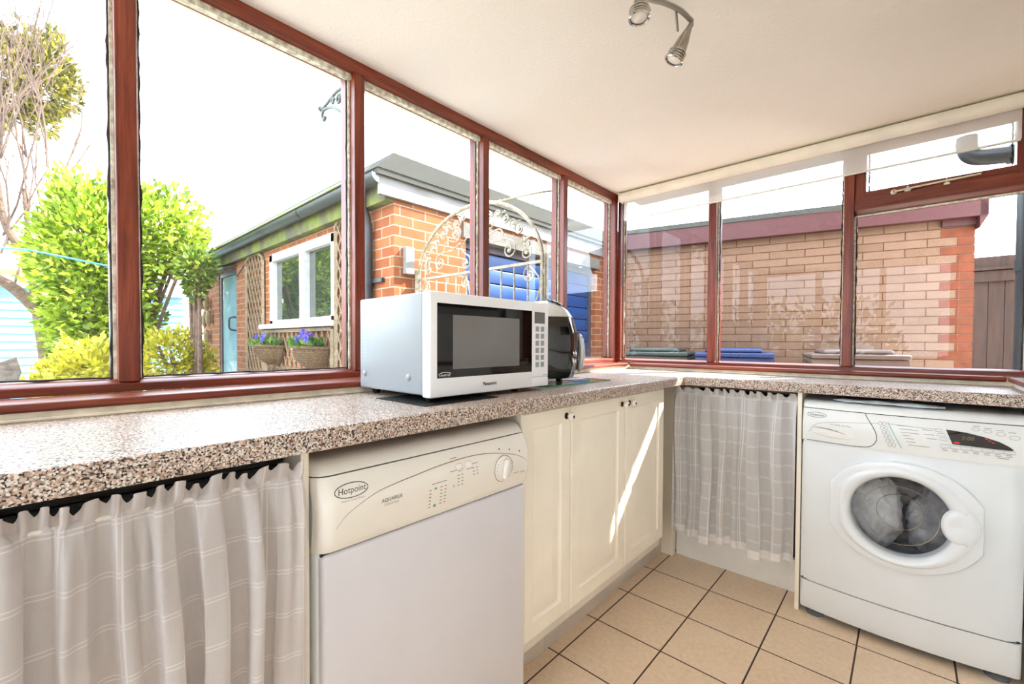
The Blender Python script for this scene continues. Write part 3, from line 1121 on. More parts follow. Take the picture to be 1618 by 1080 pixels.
# box half seen behind the left curtain; black backing added to darken the gap
MB().box(-1.22, -0.94, -0.14, 0.10, 0.001, 0.58, 0.004, 1).build('cardboard_box', 'card', label='brown cardboard box half seen through the voile curtain near the tumble dryer', cat='box')
sc_ = empty('gap_shade_backing', (-1.05, -0.1, 0.582), 'added black crate in the dark gap above the voile curtain near the tumble dryer', 'backing')
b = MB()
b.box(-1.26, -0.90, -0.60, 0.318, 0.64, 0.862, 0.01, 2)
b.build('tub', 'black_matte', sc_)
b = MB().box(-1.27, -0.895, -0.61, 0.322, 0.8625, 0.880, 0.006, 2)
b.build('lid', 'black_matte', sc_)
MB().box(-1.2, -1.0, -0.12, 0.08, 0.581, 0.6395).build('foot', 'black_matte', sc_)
tb = empty('curtain_shade_backing', (-0.59, 2.37, 0), 'grey-blue block added to darken the space behind the curtain beside the washing machine', 'tub')  # solid block added so the space behind the voile reads dark
b = MB().box(-0.83, -0.345, 2.272, 2.465, 0.0, 0.83, 0.015, 2)
b.build('body', 'backing', tb)
b = MB().box(-0.84, -0.335, 2.264, 2.468, 0.831, 0.855, 0.006, 2)
b.build('lid', 'backing', tb)

# ================================================================ WASHING MACHINE (facing -Y)
WX0, WX1 = -0.311, 0.287
WXC, WHW = (WX0+WX1)/2, (WX1-WX0)/2
wm = empty('washing_machine', (WXC, 2.29, 0), 'white front-loading washing machine with porthole door, below the back window', 'washing machine')


def wy(x, z=0.4):
    t = min(1, abs(x-WXC)/WHW)
    y = 2.103-0.030*(1-t*t)
    e = WHW-abs(x-WXC)
    if e < 0.012:
        y += 0.012*(1-math.sqrt(max(0, 1-(1-e/0.012)**2)))
    return y


def xs_(u):
    return WX0+(WX1-WX0)*(0.5-0.5*math.cos(math.pi*u))


PC = (-0.012, 0.484)     # porthole centre x, z
b = MB()
# front sheet with round hole
n = 96
zlo, zhi = 0.142, 0.7095
rings = []
for k in range(9):
    t = k/8
    row = []
    for i in range(n):
        a = 2*math.pi*i/n
        ca, sa = math.cos(a), math.sin(a)
        hx = (WX1 if ca > 0 else WX0)-PC[0]
        hz = (zhi if sa > 0 else zlo)-PC[1]
        sc = min(abs(hx/ca) if abs(ca) > 1e-6 else 9, abs(hz/sa) if abs(sa) > 1e-6 else 9)
        r = 0.15+(sc-0.15)*t
        x, z = PC[0]+r*ca, PC[1]+r*sa
        row.append(b.v((x, wy(x, z), z)))
    rings.append(row)
for A, B in zip(rings, rings[1:]):
    for i in range(n):
        b.face([A[i], A[(i+1) % n], B[(i+1) % n], B[i]])
# sides, back
b.grid(lambda u, v: (WX0, 2.115+u*0.345, 0.04+v*0.798), 1, 1)
b.grid(lambda u, v: (WX1, 2.115+u*0.345, 0.04+v*0.798), 1, 1)
b.grid(lambda u, v: (WX0+u*(WX1-WX0), 2.460, 0.04+v*0.798), 1, 1)
b.build('body', 'appliance', wm, fixn=False)
b = MB()
b.grid(lambda u, v: (xs_(u), wy(xs_(u))-0.001+(0.004 if v == 0 else 0), 0.026+v*0.1125), 40, 6)
b.grid(lambda u, v: (xs_(u), wy(xs_(u))-0.001+v*0.012, 0.1385), 40, 1)
b.build('kick_panel', 'appliance', wm, fixn=False)
b = MB()
b.grid(lambda u, v: (xs_(u), wy(xs_(u))+0.008, 0.136+v*0.01), 40, 1)
b.build('seam_line', 'seam', wm, fixn=False)
b = MB()
b.grid(lambda u, v: (xs_(u), wy(xs_(u))+0.008, 0.838+v*0.008), 40, 1)
b.build('seam_line', 'seam', wm, fixn=False)


def cy(x, z):
    """console face: leans back slightly with a gentle belly"""
    t = (z-0.7105)/(0.8395-0.7105)
    return wy(x)-0.006-0.006*math.sin(math.pi*min(1, max(0, t)))+0.010*t*t


b = MB()
b.grid(lambda u, v: (xs_(u), cy(xs_(u), 0.7105+v*0.129), 0.7105+v*0.129), 44, 12)
b.grid(lambda u, v: (xs_(u), cy(xs_(u), 0.7105)+v*0.015, 0.7105), 44, 1)
b.grid(lambda u, v: (xs_(u), cy(xs_(u), 0.8395)+v*0.015, 0.8395), 44, 1)
b.build('control_panel', 'washer_console', wm, fixn=False)
lt = [(0.8425, 0.004), (0.852, 0.005), (0.862, 0.011), (0.868, 0.022), (0.871, 0.045)]
b = MB()
b.grid(lambda u, v: (xs_(u), wy(xs_(u))+lt[round(v*4)][1], lt[round(v*4)][0]), 40, 4)
b.grid(lambda u, v: (xs_(u), (wy(xs_(u))+0.045)*(1-v)+2.46*v, 0.871), 40, 1)
b.grid(lambda u, v: (xs_(u), wy(xs_(u))+0.004+v*0.02, 0.8425), 40, 1)
for xx in (WX0, WX1):
    b.face([b.v((xx, wy(xx)+0.005, 0.8425)), b.v((xx, 2.46, 0.8425)), b.v((xx, 2.46, 0.871)), b.v((xx, wy(xx)+0.045, 0.871))])
b.build('lid', 'washer_console', wm, fixn=False)


def wmap(x, z, off=0.0008):
    return (x, cy(x, z)-off, z)


# detergent drawer: outline and moulded grip
dr = [(p.x, p.y) for p in spline([(-0.1115, 0.8385, 0), (-0.104, 0.822, 0), (-0.090, 0.797, 0), (-0.079, 0.770, 0), (-0.078, 0.747, 0), (-0.086, 0.730, 0), (-0.100, 0.719, 0), (-0.125, 0.7145, 0), (-0.17, 0.7135, 0), (-0.305, 0.7135, 0)], 6)]
b = MB()
ribbon(b, dr, 0.0022, wmap)
b.build('drawer_seam', 'seam', wm)
b = MB()


def grip(u, v):
    a = u*2*math.pi
    r = v
    x = -0.207+0.066*r*math.cos(a)
    z = 0.7500+0.017*r*math.sin(a)-0.02*(x+0.207)
    dep = 0.010*(1-r*r)*max(0.0, 0.35+0.65*math.sin(a)) - 0.002
    return (x, cy(x, z)-0.0008-0.003*math.sin(math.pi*r)*(1 if math.sin(a) < 0 else 0.2)-(0.0 if math.sin(a) > 0 else 0.001), z)


b.grid(grip, 40, 8, closeu=True)
b.build('drawer_grip', 'white_panel', wm, fixn=False)
b = MB()
gp = [(-0.272, 0.768), (-0.250, 0.7685), (-0.22, 0.766), (-0.19, 0.760), (-0.165, 0.752)]
ribbon(b, gp, [0.0015, 0.003, 0.0042, 0.003, 0.001], lambda u, v: wmap(u, v, 0.0016))
b.build('drawer_slot', 'ink_soft', wm)
# panel sweep line
b = MB()
swl = spline([(-0.285, 0.748, 0), (-0.27, 0.775, 0), (-0.24, 0.789, 0), (-0.19, 0.797, 0), (-0.12, 0.804, 0), (-0.05, 0.811, 0), (0.02, 0.809, 0), (0.08, 0.808, 0)], 5)
ribbon(b, [(p.x, p.y) for p in swl], 0.0012, wmap)
b.build('accent_line', 'ink_soft', wm)
b = MB()
ribbon(b, [(-0.262+0.031*math.cos(2*math.pi*k/32), 0.8165+0.0095*math.sin(2*math.pi*k/32)) for k in range(32)], 0.0013, wmap, True)
text_mb(b, 'Hotpoint', 0.0125, lambda u, v: wmap(-0.262+u, 0.8165+v, 0.001), 0.25)
b.build('logo', 'ink', wm, label='dark oval maker badge')
b = MB()
text_mb(b, 'WMA63', 0.0065, lambda u, v: wmap(0.2335+u, 0.7335+v, 0.001), sx=1.15)
b.build('type_lettering', 'ink', wm, label='small dark type lettering')
b = MB()
text_mb(b, 'ULTIMA EXTRA', 0.0085, lambda u, v: wmap(-0.185+u, 0.785+v-u*0.03, 0.001), 0.1, spacing=1.15)
b.build('model_lettering', 'ink_soft', wm)
caps = [(-0.022+i*0.005, zz, ww) for i, (zz, ww) in enumerate(((0.8085, 0.04), (0.797, 0.05), (0.786, 0.048), (0.776, 0.02), (0.766, 0.024), (0.755, 0.024), (0.744, 0.055)))]
caps += [(0.043, 0.802, 0.026), (0.047, 0.787, 0.026), (0.054, 0.774, 0.026)]
caps += [(0.164+k*0.0265, 0.8285-k*0.004, 0.017) for k in range(4)]
for x, z, ww in caps:
    b = MB()
    rect2(b, x, x+ww, z, z+0.0017, lambda u, v: wmap(u, v, 0.001), 3)
    b.build('printed_caption', 'ink_soft', wm)
for k in range(7):
    b = MB()
    for q in (0, 1):
        x = 0.092+k*0.0245+q*0.001
        rect2(b, x, x+0.013, 0.744-q*0.005, 0.7456-q*0.005, lambda u, v: wmap(u, v, 0.001), 2)
    b.build('printed_caption', 'ink_soft', wm)
b = MB()
ribbon(b, [(-0.0475+0.0055*i, 0.8165-0.0125*i) for i in range(8)], 0.0032, lambda u, v: wmap(u, v, 0.001))
b.build('printed_scale', 'ink_teal', wm, label='pale teal printed scale')


def push_button(cx_, cz_, rx, rz, name, rim=None):
    b = MB()
    disc2(b, (cx_, cz_), rx, rz, lambda u, v: wmap(u, v, 0.0018))
    o = b.build(name, 'washer_console', wm)
    b = MB()
    ribbon(b, rim or [(cx_+rx*1.14*math.cos(2*math.pi*k/20), cz_+rz*1.14*math.sin(2*math.pi*k/20)) for k in range(20)], 0.0011, lambda u, v: wmap(u, v, 0.0014), True)
    b.build('button_rim', 'ink_soft', o)


for i in range(6):
    for q in (0, 1):
        push_button(-0.0685+i*0.0055+q*0.0115, 0.8105-i*0.0148, 0.0042, 0.0052, 'programme_button')
for k in range(3):
    x, z = 0.0735+k*0.0055, 0.806-k*0.014
    push_button(x+0.011, z, 0.007, 0.003, 'option_button', [(x, z-0.004), (x+0.020+k*0.001, z-0.005), (x+0.018, z+0.005), (x+0.004, z+0.004)])
for k in range(7):
    x = 0.089+k*0.0245
    push_button(x+0.0117, 0.7548, 0.009, 0.0035, 'option_button', [(x, 0.7495), (x+0.0235, 0.7495), (x+0.0235, 0.7600-k*0.0003), (x, 0.7600)])
for k, (x, z, r) in enumerate(((0.171, 0.8195, 0.0075), (0.1985, 0.816, 0.008), (0.2275, 0.8105, 0.0088), (0.2575, 0.802, 0.0100))):
    push_button(x, z, r, r*0.55, 'selector_button')
dtop = [(0.0, 0.8105), (0.05, 0.8105), (0.32, 0.806), (0.57, 0.7975), (0.80, 0.7855), (0.93, 0.7735), (0.985, 0.7665), (1.0, 0.7635)]
dbot = [(0.0, 0.7640), (0.3, 0.7630), (0.6, 0.7618), (0.9, 0.7610), (0.97, 0.7612), (1.0, 0.7630)]


def dpt(u, v):
    zt_, zb_ = interp(dtop, u), interp(dbot, u)
    x = 0.1015+0.154*u+(1-v)*0.016*(1-u)**2
    return wmap(x, zb_+(zt_-zb_)*v, 0.0018)


b = MB()
b.grid(dpt, 30, 8)
disp = b.build('display', 'display', wm, label='black curved display window', fixn=True)
b = MB()
text_mb(b, '0:00', 0.017, lambda u, v: wmap(0.153+u, 0.787+v, 0.0024), 0.15)
b.build('display_digits', 'led_amber', disp, label='amber digits')
for a, c, e, f_ in [(0.121, 0.134, 0.769, 0.7725)]+[(0.192+k*0.008, 0.198+k*0.008, 0.790-k*0.005, 0.7925-k*0.005) for k in range(3)]:
    b = MB()
    rect2(b, a, c, e, f_, lambda u, v: wmap(u, v, 0.0024), 1)
    b.build('display_lamp', 'led_red', disp, label='red indicator lamp')

# porthole door
pf_ = wy(PC[0])


def outline(a, r):
    """r=0 inner (glass) edge .. 1 outer flattened edge"""
    xi, zi = 0.137*math.cos(a), 0.140*math.sin(a)
    xo = max(-0.202, min(0.205, 0.222*math.cos(a)))
    zo = 0.194*math.sin(a)
    return PC[0]+0.002*r+xi+(xo-xi)*r, PC[1]+0.003*r+zi+(zo-zi)*r


rp = [(1.0, -0.004), (1.0, 0.014), (0.992, 0.019), (0.965, 0.0225), (0.9, 0.024), (0.72, 0.0255), (0.60, 0.026), (0.56, 0.0285), (0.50, 0.032), (0.40, 0.034), (0.25, 0.032), (0.10, 0.024), (0.0, 0.010), (-0.02, -0.02)]
b = MB()


def door_pt(u, v):
    r, h = rp[round(v*(len(rp)-1))]
    x, z = outline(2*math.pi*u, r)
    return (x, min(wy(x), wy(PC[0])+0.014)-h, z)


b.grid(door_pt, 96, len(rp)-1, closeu=True)
door = b.build('door', 'appliance', wm, fixn=False)
# handle pad at the right of the glass
b = MB()


def pad(u, v):
    a = 2*math.pi*u
    r = v
    x = 0.140+0.046*r*math.cos(a)
    z = 0.490+0.062*r*math.sin(a)
    h = 0.0350-0.006*math.exp(-((r*math.cos(a)+0.20)**2+(r*math.sin(a)-0.05)**2)*7)-0.011*max(0, r*math.cos(a))**1.3-(0.020*r**10 if math.cos(a) < 0.3 else 0.004*r**8)
    return (x, wy(PC[0])+0.004-h, z)


b.grid(pad, 48, 12, closeu=True)
b.build('door_handle', 'appliance', door, fixn=False)
# glass bowl
b = MB()
b.lathe([(0.139, -0.008), (0.128, -0.004), (0.110, 0.012), (0.085, 0.040), (0.062, 0.062), (0.04, 0.070), (0.0, 0.072)], (PC[0], pf_-0.006, PC[1]), (0, 1, 0), 48)
b.build('door_glass', 'porthole', door, label='clear porthole glass')
for rr, dd in ((0.064, 0.054), (0.104, 0.012)):
    b = MB()
    b.tube([(PC[0]+rr*math.cos(2*math.pi*k/48), pf_-0.006+dd, PC[1]+rr*math.sin(2*math.pi*k/48)) for k in range(48)], 0.0012, 6, closed=True)
    b.build('reflection_ring', 'chrome', door)  # chrome rings stand in for ring-shaped reflections in the bowl
b = MB()
b.lathe([(0.150, 0.004), (0.150, 0.03), (0.160, 0.04), (0.19, 0.06)], (PC[0], pf_, PC[1]), (0, 1, 0), 48)
b.build('gasket', 'gasket', wm)
b = MB()
b.lathe([(0.192, 0.055), (0.235, 0.07), (0.235, 0.33), (0.0, 0.33)], (PC[0], pf_, PC[1]), (0, 1, 0), 48)
b.build('drum', 'drum', wm)
for xx in (WX0+0.05, WX1-0.05):
    for yy in (2.13, 2.40):
        MB().lathe([(0.030, 0), (0.032, 0.006), (0.024, 0.014), (0.010, 0.016), (0.010, 0.042)], (xx, yy, 0), (0, 0, 1), 20, cap0=True).build('foot', 'foot', wm)
# laundry inside the drum


def cloth_lump(name, label, c, r, sc, mat, seed):
    off = Vector((seed*3.1, seed*1.7, seed*0.9))
    b = MB()

    def f(u, v):
        a, e = 2*math.pi*u, math.pi*(v-0.5)
        p = Vector((math.cos(a)*math.cos(e), math.sin(a)*math.cos(e), math.sin(e)))
        w = Vector((p.x*1.6+p.z*0.8, p.y*1.6, p.z*2.4-p.x*0.6))
        n1 = mnoise.noise(w*1.3+off)
        n2 = 1-abs(mnoise.noise(w*2.4+off*2))*2
        n3 = 1-abs(mnoise.noise(w*5.0+off*3))*2
        k = 0.92+0.16*n1+0.10*n2+0.045*n3
        return (c[0]+r*sc[0]*p.x*k, c[1]+r*sc[1]*p.y*k, c[2]+r*sc[2]*p.z*k)
    b.grid(f, 90, 46, closeu=True)
    b.build(name, mat, label=label, cat='laundry', group='laundry in the washing machine', fixn=False, ang=180)


cloth_lump('laundry', 'cream laundry filling the left of the washing machine drum', (-0.098, 2.205, 0.455), 0.098, (1.0, 0.6, 1.5), 'laundry', 3)
cloth_lump('laundry', 'grey laundry filling the right of the washing machine drum', (0.095, 2.215, 0.435), 0.088, (1.0, 0.6, 1.5), 'laundry_dark', 8)
cloth_lump('laundry', 'brownish laundry at the middle back of the washing machine drum', (0.0, 2.335, 0.44), 0.11, (1.3, 0.45, 1.3), 'laundry_mid', 5)
# clear plastic sleeve lying on the machine
b = MB()


def sleeve(u, v):
    a = 2*math.pi*v
    x = -0.215+0.315*u
    e = math.sin(math.pi*min(1, max(0, u*6)) / 2) if u < 1/6 else (1.0 if u < 0.95 else 0.6)
    h = (0.0065+0.0015*math.sin(u*19))*e+0.0008
    yy = 2.128-0.012*math.sin(u*2.4)+0.030*math.cos(a)*(0.5+0.5*e)
    return (x, yy, 0.8795+h*math.sin(a)-0.0005*math.sin(u*9)+0.0005)


b.grid(sleeve, 40, 20)
b.build('plastic_sleeve', 'poly', label='flat clear plastic sleeve lying on top of the washing machine', cat='plastic sleeve', fixn=False, ang=180)

# ================================================================ MICROWAVE (facing +X)
mo = empty('microwave', (-1.09, 0.925, 0.943), 'white microwave oven with dark glass door on the worktop', 'microwave')
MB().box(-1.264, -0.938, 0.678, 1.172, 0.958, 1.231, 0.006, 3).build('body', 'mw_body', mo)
prof = [(-1.2635, 0.985), (-1.2635, 1.215), (-1.284, 1.190), (-1.284, 0.985)]
b = MB()
b.prism(prof, lambda x, z: (x, 0.70, z), lambda x, z: (x, 1.15, z))
b.build('back_cover', 'mw_body', mo)
dmw = MB().box(-0.9375, -0.903, 0.677, 1.0865, 0.954, 1.232, 0.004, 3).build('door', 'mw_front', mo)
b = MB().box(-0.9375, -0.9035, 1.0872, 1.173, 0.985, 1.232, 0.004, 3)
pnl = b.build('control_panel', 'mw_front', mo)
MB().box(-0.9375, -0.9035, 1.0872, 1.173, 0.954, 0.9845, 0.003, 3).build('door_release_button', 'mw_front', mo)
MB().box(-0.904, -0.9022, 0.6995, 1.0840, 1.0045, 1.2025, 0.0006, 1).build('door_glass', 'door_glass', dmw, label='black glass door front')
MB().box(-0.9025, -0.9018, 0.752, 1.022, 1.027, 1.1735, 0.0003, 1).build('viewing_window', 'oven_reflection', dmw, label='viewing window with a grey wall reflection painted in')
b = MB()
fm = lambda y0, z0: (lambda u, v: (-0.9024, y0+u, z0+v))
text_mb(b, 'Panasonic', 0.0135, fm(0.893, 0.9795), spacing=1.04, bold=0.03)
b.build('logo', 'ink', dmw, label='dark printed maker lettering')
b = MB()
text_mb(b, 'INVERTER', 0.0072, lambda u, v: (-0.9012, 0.7255+u, 1.0115+v), 0.2, spacing=1.05)
ribbon(b, [(p.x, p.y) for p in spline([(0.745, 1.0165, 0), (0.73, 1.0195, 0), (0.712, 1.0185, 0), (0.7045, 1.0145, 0), (0.707, 1.0095, 0)], 5)], 0.0014, lambda u, v: (-0.9012, u, v))
b.build('inverter_logo', 'white_ink', dmw, label='small white printed badge')
b = MB()
b.box(-0.9038, -0.9026, 1.098, 1.152, 1.1625, 1.2000, 0.0005, 1)
b.build('display', 'gasket', pnl, label='grey display window')
for i in range(6):
    for j in range(2):
        kp = MB().box(-0.9038, -0.9028, 1.1035+j*0.027, 1.1215+j*0.027, 1.136-i*0.0235, 1.1525-i*0.0235, 0.0005, 1).build('key_pad', 'mw_body', pnl)
        b = MB()
        y0, z0 = 1.1035+j*0.027, 1.136-i*0.0235
        f_ = lambda u, v: (-0.9022, u, v)
        ribbon(b, [(y0, z0), (y0+0.018, z0), (y0+0.018, z0+0.0165), (y0, z0+0.0165)], 0.0006, f_, True)
        rect2(b, y0+0.005, y0+0.013, z0+0.010, z0+0.0115, f_)
        rect2(b, y0+0.007, y0+0.011, z0+0.005, z0+0.0065, f_)
        b.build('key_print', 'ink_soft', pnl)
b = MB()
rect2(b, 1.142, 1.165, 0.990, 0.9915, lambda u, v: (-0.9030, u, v))
b.build('type_lettering', 'ink_soft', pnl)
for xx, zz in ((-1.232, 1.003), (-1.0, 1.003)):
    MB().lathe([(0.010, 0), (0.0095, 0.003), (0.006, 0.005), (0, 0.0055)], (xx, 0.6785, zz), (0, -1, 0), 18).build('side_bolt_cover', 'mw_body', mo)
b = MB()
for r in range(14):
    for q in range(2):
        b.lathe([(0.0022, 0.0), (0.0, 0.0004)], (-1.245+q*0.03, 0.6779, 1.05+r*0.011), (0, -1, 0), 8)
b.build('side_vent', 'ink_soft', mo)
for xx, yy in ((-0.93, 0.700), (-0.93, 1.03), (-1.22, 0.71), (-1.22, 1.12)):
    MB().lathe([(0.009, 0.0), (0.011, 0.002), (0.016, 0.0155)], (xx, yy, 0.9425), (0, 0, 1), 18, cap0=True).build('foot', 'black_matte', mo)
b = MB()
for i in range(46):
    b.bar((-1.10+i*0.005, 0.640, 0.9412), (-1.10+i*0.005, 0.90, 0.9412), 0.0028, 0.0016)
for i in range(52):
    b.bar((-1.10, 0.640+i*0.005, 0.9412), (-0.873, 0.640+i*0.005, 0.9412), 0.0028, 0.0016)
b.build('non_slip_mat', 'black_matte', label='black open-mesh non-slip mat under the microwave', cat='mat')

# ================================================================ GLASS BOARD + AIR FRYER
gbd = empty('chopping_board', (-1.07, 1.40, 0.940), 'clear green-edged glass chopping board under the air fryer', 'chopping board')
MB().box(-1.232, -0.913, 1.185, 1.612, 0.9425, 0.9462).build('glass_sheet', 'board', gbd)
b = MB()
b.box(-0.913, -0.9122, 1.1842, 1.6128, 0.9424, 0.9463).box(-1.2328, -0.9130, 1.612, 1.6128, 0.9424, 0.9463)
b.box(-1.2328, -0.9130, 1.1842, 1.185, 0.9424, 0.9463)
b.build('glass_edge', 'board_edge', gbd, label='green glass edge')
for xx in (-1.21, -0.935):
    for yy in (1.21, 1.59):
        MB().lathe([(0.008, 0), (0.008, 0.0024)], (xx, yy, 0.9401), (0, 0, 1), 12, cap0=True, cap1=True).build('foot', 'lens', gbd)

FA = math.atan2(0.55, 0.83)
fr = empty('air_fryer', (-1.112, 1.420, 0.9465), 'black air fryer with silver top and handle behind the microwave', 'air fryer', rz=FA)


def fry(u, z, k=1.0):
    a = 2*math.pi*u
    tab = [(0.012, 0.110), (0.03, 0.119), (0.08, 0.124), (0.15, 0.126), (0.20, 0.124), (0.25, 0.113), (0.285, 0.092), (0.31, 0.062), (0.322, 0.030), (0.325, 0.0)]
    r = interp(tab, z)*k
    ca, sa = math.cos(a), math.sin(a)
    e = 2.6
    q = (abs(ca)**e+abs(sa)**e)**(-1/e)
    return (r*1.06*q*ca - 0.10*max(0, z-0.2)*0.6, r*0.98*q*sa, z)


zz = [0.012, 0.02, 0.03, 0.05, 0.08, 0.11, 0.15, 0.18, 0.20, 0.22, 0.24, 0.255]
b = MB()
V = b.grid(lambda u, v: fry(u, zz[round(v*(len(zz)-1))]), 56, len(zz)-1, closeu=True)
b.face([V[i][0] for i in range(56)])
b.build('body', 'black_gloss', fr, local=True)
zz2 = [0.2555, 0.27, 0.285, 0.298, 0.31, 0.317, 0.322, 0.3245]
b = MB()
b.grid(lambda u, v: fry(u, zz2[round(v*(len(zz2)-1))], 1.012), 56, len(zz2)-1, closeu=True)
top = b.build('top_cover', 'silver', fr, local=True, label='silver domed top')
b = MB()
b.M = Matrix.Translation((0.042, 0, 0.3145)) @ Matrix.Rotation(R(24), 4, 'Y')
b.lathe([(0.050, 0.0), (0.050, 0.004), (0.046, 0.006), (0, 0.006)], (0, 0, 0), (0, 0, 1), 32, sx=0.75, sy=1.0)
b.build('control_dial', 'black_gloss', top, local=True, label='dark glossy control inset')
b = MB()
b.grid(lambda u, v: (lambda p: (p[0]*1.01+0.004, p[1]*0.8, p[2]))(fry((u-0.5)*0.3, 0.045+v*0.15)), 20, 10)
b.build('basket_front', 'black_gloss', fr, local=True)
b = MB()
b.M = Matrix.Translation((0.125, 0, 0.165))
b.box(-0.02, 0.030, -0.018, 0.018, -0.014, 0.016, 0.008, 3)
hd = b.build('handle_arm', 'black_gloss', fr, local=True)
b = MB()
b.grid(lambda u, v: (0.152+0.013*math.cos(2*math.pi*u)*(1-abs(2*v-1)**8*0.6)-0.012*(2*v-1)**2, 0.022*math.sin(2*math.pi*u)*(1-abs(2*v-1)**8*0.5), 0.035+0.155*v), 24, 24, closeu=True)
b.grid(lambda u, v: (0.140+0.0052*v*math.cos(2*math.pi*u), 0.011*v*math.sin(2*math.pi*u), 0.190), 24, 1, closeu=True)
b.grid(lambda u, v: (0.140+0.0052*v*math.cos(2*math.pi*u), 0.011*v*math.sin(2*math.pi*u), 0.035), 24, 1, closeu=True)
b.build('handle_grip', 'silver', fr, local=True, label='silver grip')
b = MB()
b.box(0.118, 0.124, -0.018, 0.018, 0.222, 0.228)
b.build('badge', 'silver', fr, local=True)
for k in range(4):
    a = math.pi/4+k*math.pi/2
    MB().lathe([(0.010, 0.0), (0.012, 0.013)], (0.085*math.cos(a), 0.085*math.sin(a), 0.0), (0, 0, 1), 12, cap0=True, cap1=True).build('foot', 'black_matte', fr, local=True)

# ================================================================ ROLLER BLIND
rb = empty('roller_blind', (-0.53, 2.50, 1.88), 'cream roller blind with sheer voile mostly wound up at the back window', 'blind')
b = MB()
b.tube([(-1.352, 2.500, 2.016), (0.312, 2.500, 2.016)], 0.0285, 20)
b.build('roller', 'blind_white', rb)
b = MB()
b.grid(lambda u, v: (-1.345+1.652*u, 2.5235+0.0006*math.sin(u*60), 2.010-0.130*v), 60, 8, lambda u, v: (u*1.65, v*0.136))
b.build('fabric', 'sheer_blind', rb, fixn=False, ang=180)
b = MB().box(-1.343, 0.305, 2.5195, 2.5275, 1.872, 1.880, 0.002, 1)
b.build('bottom_bar', 'wire', rb)
b = MB()
b.grid(lambda u, v: (-1.345+1.652*u, 2.5215, 1.913-0.034*v), 30, 1, lambda u, v: (u*1.65, v*0.034))
b.build('hem', 'sheer_blind', rb, fixn=False)
b = MB()
b.box(-1.358, -1.3525, 2.47, 2.53, 1.985, 2.047, 0.002, 1).box(0.3125, 0.3165, 2.47, 2.53, 1.985, 2.047, 0.002, 1)
b.build('end_bracket', 'blind_white', rb)

# ================================================================ CEILING SPOTLIGHT BAR
sl = empty('spotlight_bar', (-0.50, 1.08, H), 'brushed steel ceiling spotlight bar with swivelling spot heads', 'ceiling light')
pts = spline([(-0.33, 0.56, 2.008), (-0.40, 0.62, 2.003), (-0.44, 0.72, 2.0), (-0.50, 0.86, 2.0), (-0.535, 0.97, 2.0), (-0.520, 1.075, 2.0), (-0.490, 1.130, 2.0), (-0.469, 1.185, 2.0), (-0.4605, 1.243, 2.0)], 8)
MB().tube(pts, 0.0065, 12).build('curved_bar', 'brushed', sl)
MB().lathe([(0.05, 0.0), (0.05, -0.018), (0.044, -0.024), (0, -0.024)], (-0.47, 0.79, H), (0, 0, 1), 32).tube([(-0.47, 0.79, 2.03), (-0.47, 0.79, 1.998)], 0.008, 10).build('ceiling_plate', 'brushed', sl)


def spot_head(tip, ring, name='spot_head'):
    tip, ring = Vector(tip), Vector(ring)
    ax = (ring-tip).normalized()
    L = (ring-tip).length
    sp = MB().lathe([(0.003, -0.006), (0.006, 0.0), (0.0085, 0.016), (0.012, 0.030), (0.0165, 0.048), (0.0205, L-0.020), (0.0215, L-0.016)], tip, ax, 28, cap0=True).build('spot_head', 'brushed', sl)
    b = MB()
    for k in range(3):
        z = L-0.016+k*0.007
        b.lathe([(0.0205, z), (0.0245, z+0.001), (0.0250, z+0.003), (0.0245, z+0.005), (0.0205, z+0.006)], tip, ax, 28)
    b.lathe([(0.0205, L+0.005), (0.026, L+0.006), (0.0265, L+0.010), (0.023, L+0.012), (0.021, L+0.010)], tip, ax, 28)
    b.build('lamp_ring', 'chrome', sp)
    MB().lathe([(0.0215, L+0.006), (0.014, L+0.0095), (0, L+0.0105)], tip, ax, 24).build('lamp_lens', 'lens', sp)
    # side strap
    side = ax.cross(Vector((0, 0, 1))).normalized()
    b = MB()
    b.bar(tip+ax*0.030-side*0.013, ring-ax*0.006-side*0.0255, 0.004, 0.007, up=tuple(side))
    b.build('strap', 'chrome', sp)
    return sp


spot_head((-0.4605, 1.240, 1.990), (-0.497, 1.222, 1.905))
spot_head((-0.5150, 1.035, 1.995), (-0.512, 1.030, 1.925))
b = MB()
b.bar((-0.478, 1.176, 2.0), (-0.478, 1.190, 1.952), 0.012, 0.003, up=(1, 0, 0))
b.tube([(-0.4605, 1.243, 2.004), (-0.4605, 1.243, 1.985)], 0.0055, 10)
b.build('swivel_arm', 'brushed', sl)
spot_head((-0.40, 0.62, 1.995), (-0.38, 0.58, 1.915))

# ================================================================ OUTSIDE: GARAGE
gx, gy = -2.762, 1.747
ga = empty('garage', (-5.5, 3.4, -0.1), 'flat-roofed orange brick garage with blue door outside the left window', 'garage')
b = MB()
b.box(-8.15, -7.25, gy, gy+0.2, -0.1, 2.25)
b.box(-6.45, -5.20, gy, gy+0.2, -0.1, 2.25)
b.box(-5.20, -3.64, gy, gy+0.2, -0.1, 1.27)
b.box(-5.20, -3.64, gy, gy+0.2, 2.04, 2.25)
b.box(-7.25, -6.45, gy, gy+0.2, 2.05, 2.25)
b.box(-3.64, gx, gy, gy+0.2, -0.1, 2.25)
b.box(gx-0.2, gx, gy+0.2, 2.44, -0.1, 2.25)
b.box(gx-0.2, gx, 4.50, 5.6, -0.1, 2.25)
b.box(gx-0.2, gx, 2.44, 4.50, 2.10, 2.25)
b.box(-8.15, -7.95, gy+0.2, 5.6, -0.1, 2.25)
b.build('wall', 'brick_red', ga)
b = MB().box(-8.3, gx+0.06, gy-0.16, 5.6, 2.26, 2.30)
b.prism([(gy-0.17, 2.30), (gy-0.15, 2.33), (gy-0.075, 2.385), (gy-0.045, 2.432), (5.6, 2.432), (5.6, 2.30)], lambda y, z: (-8.3, y, z), lambda y, z: (gx+0.068, y, z))
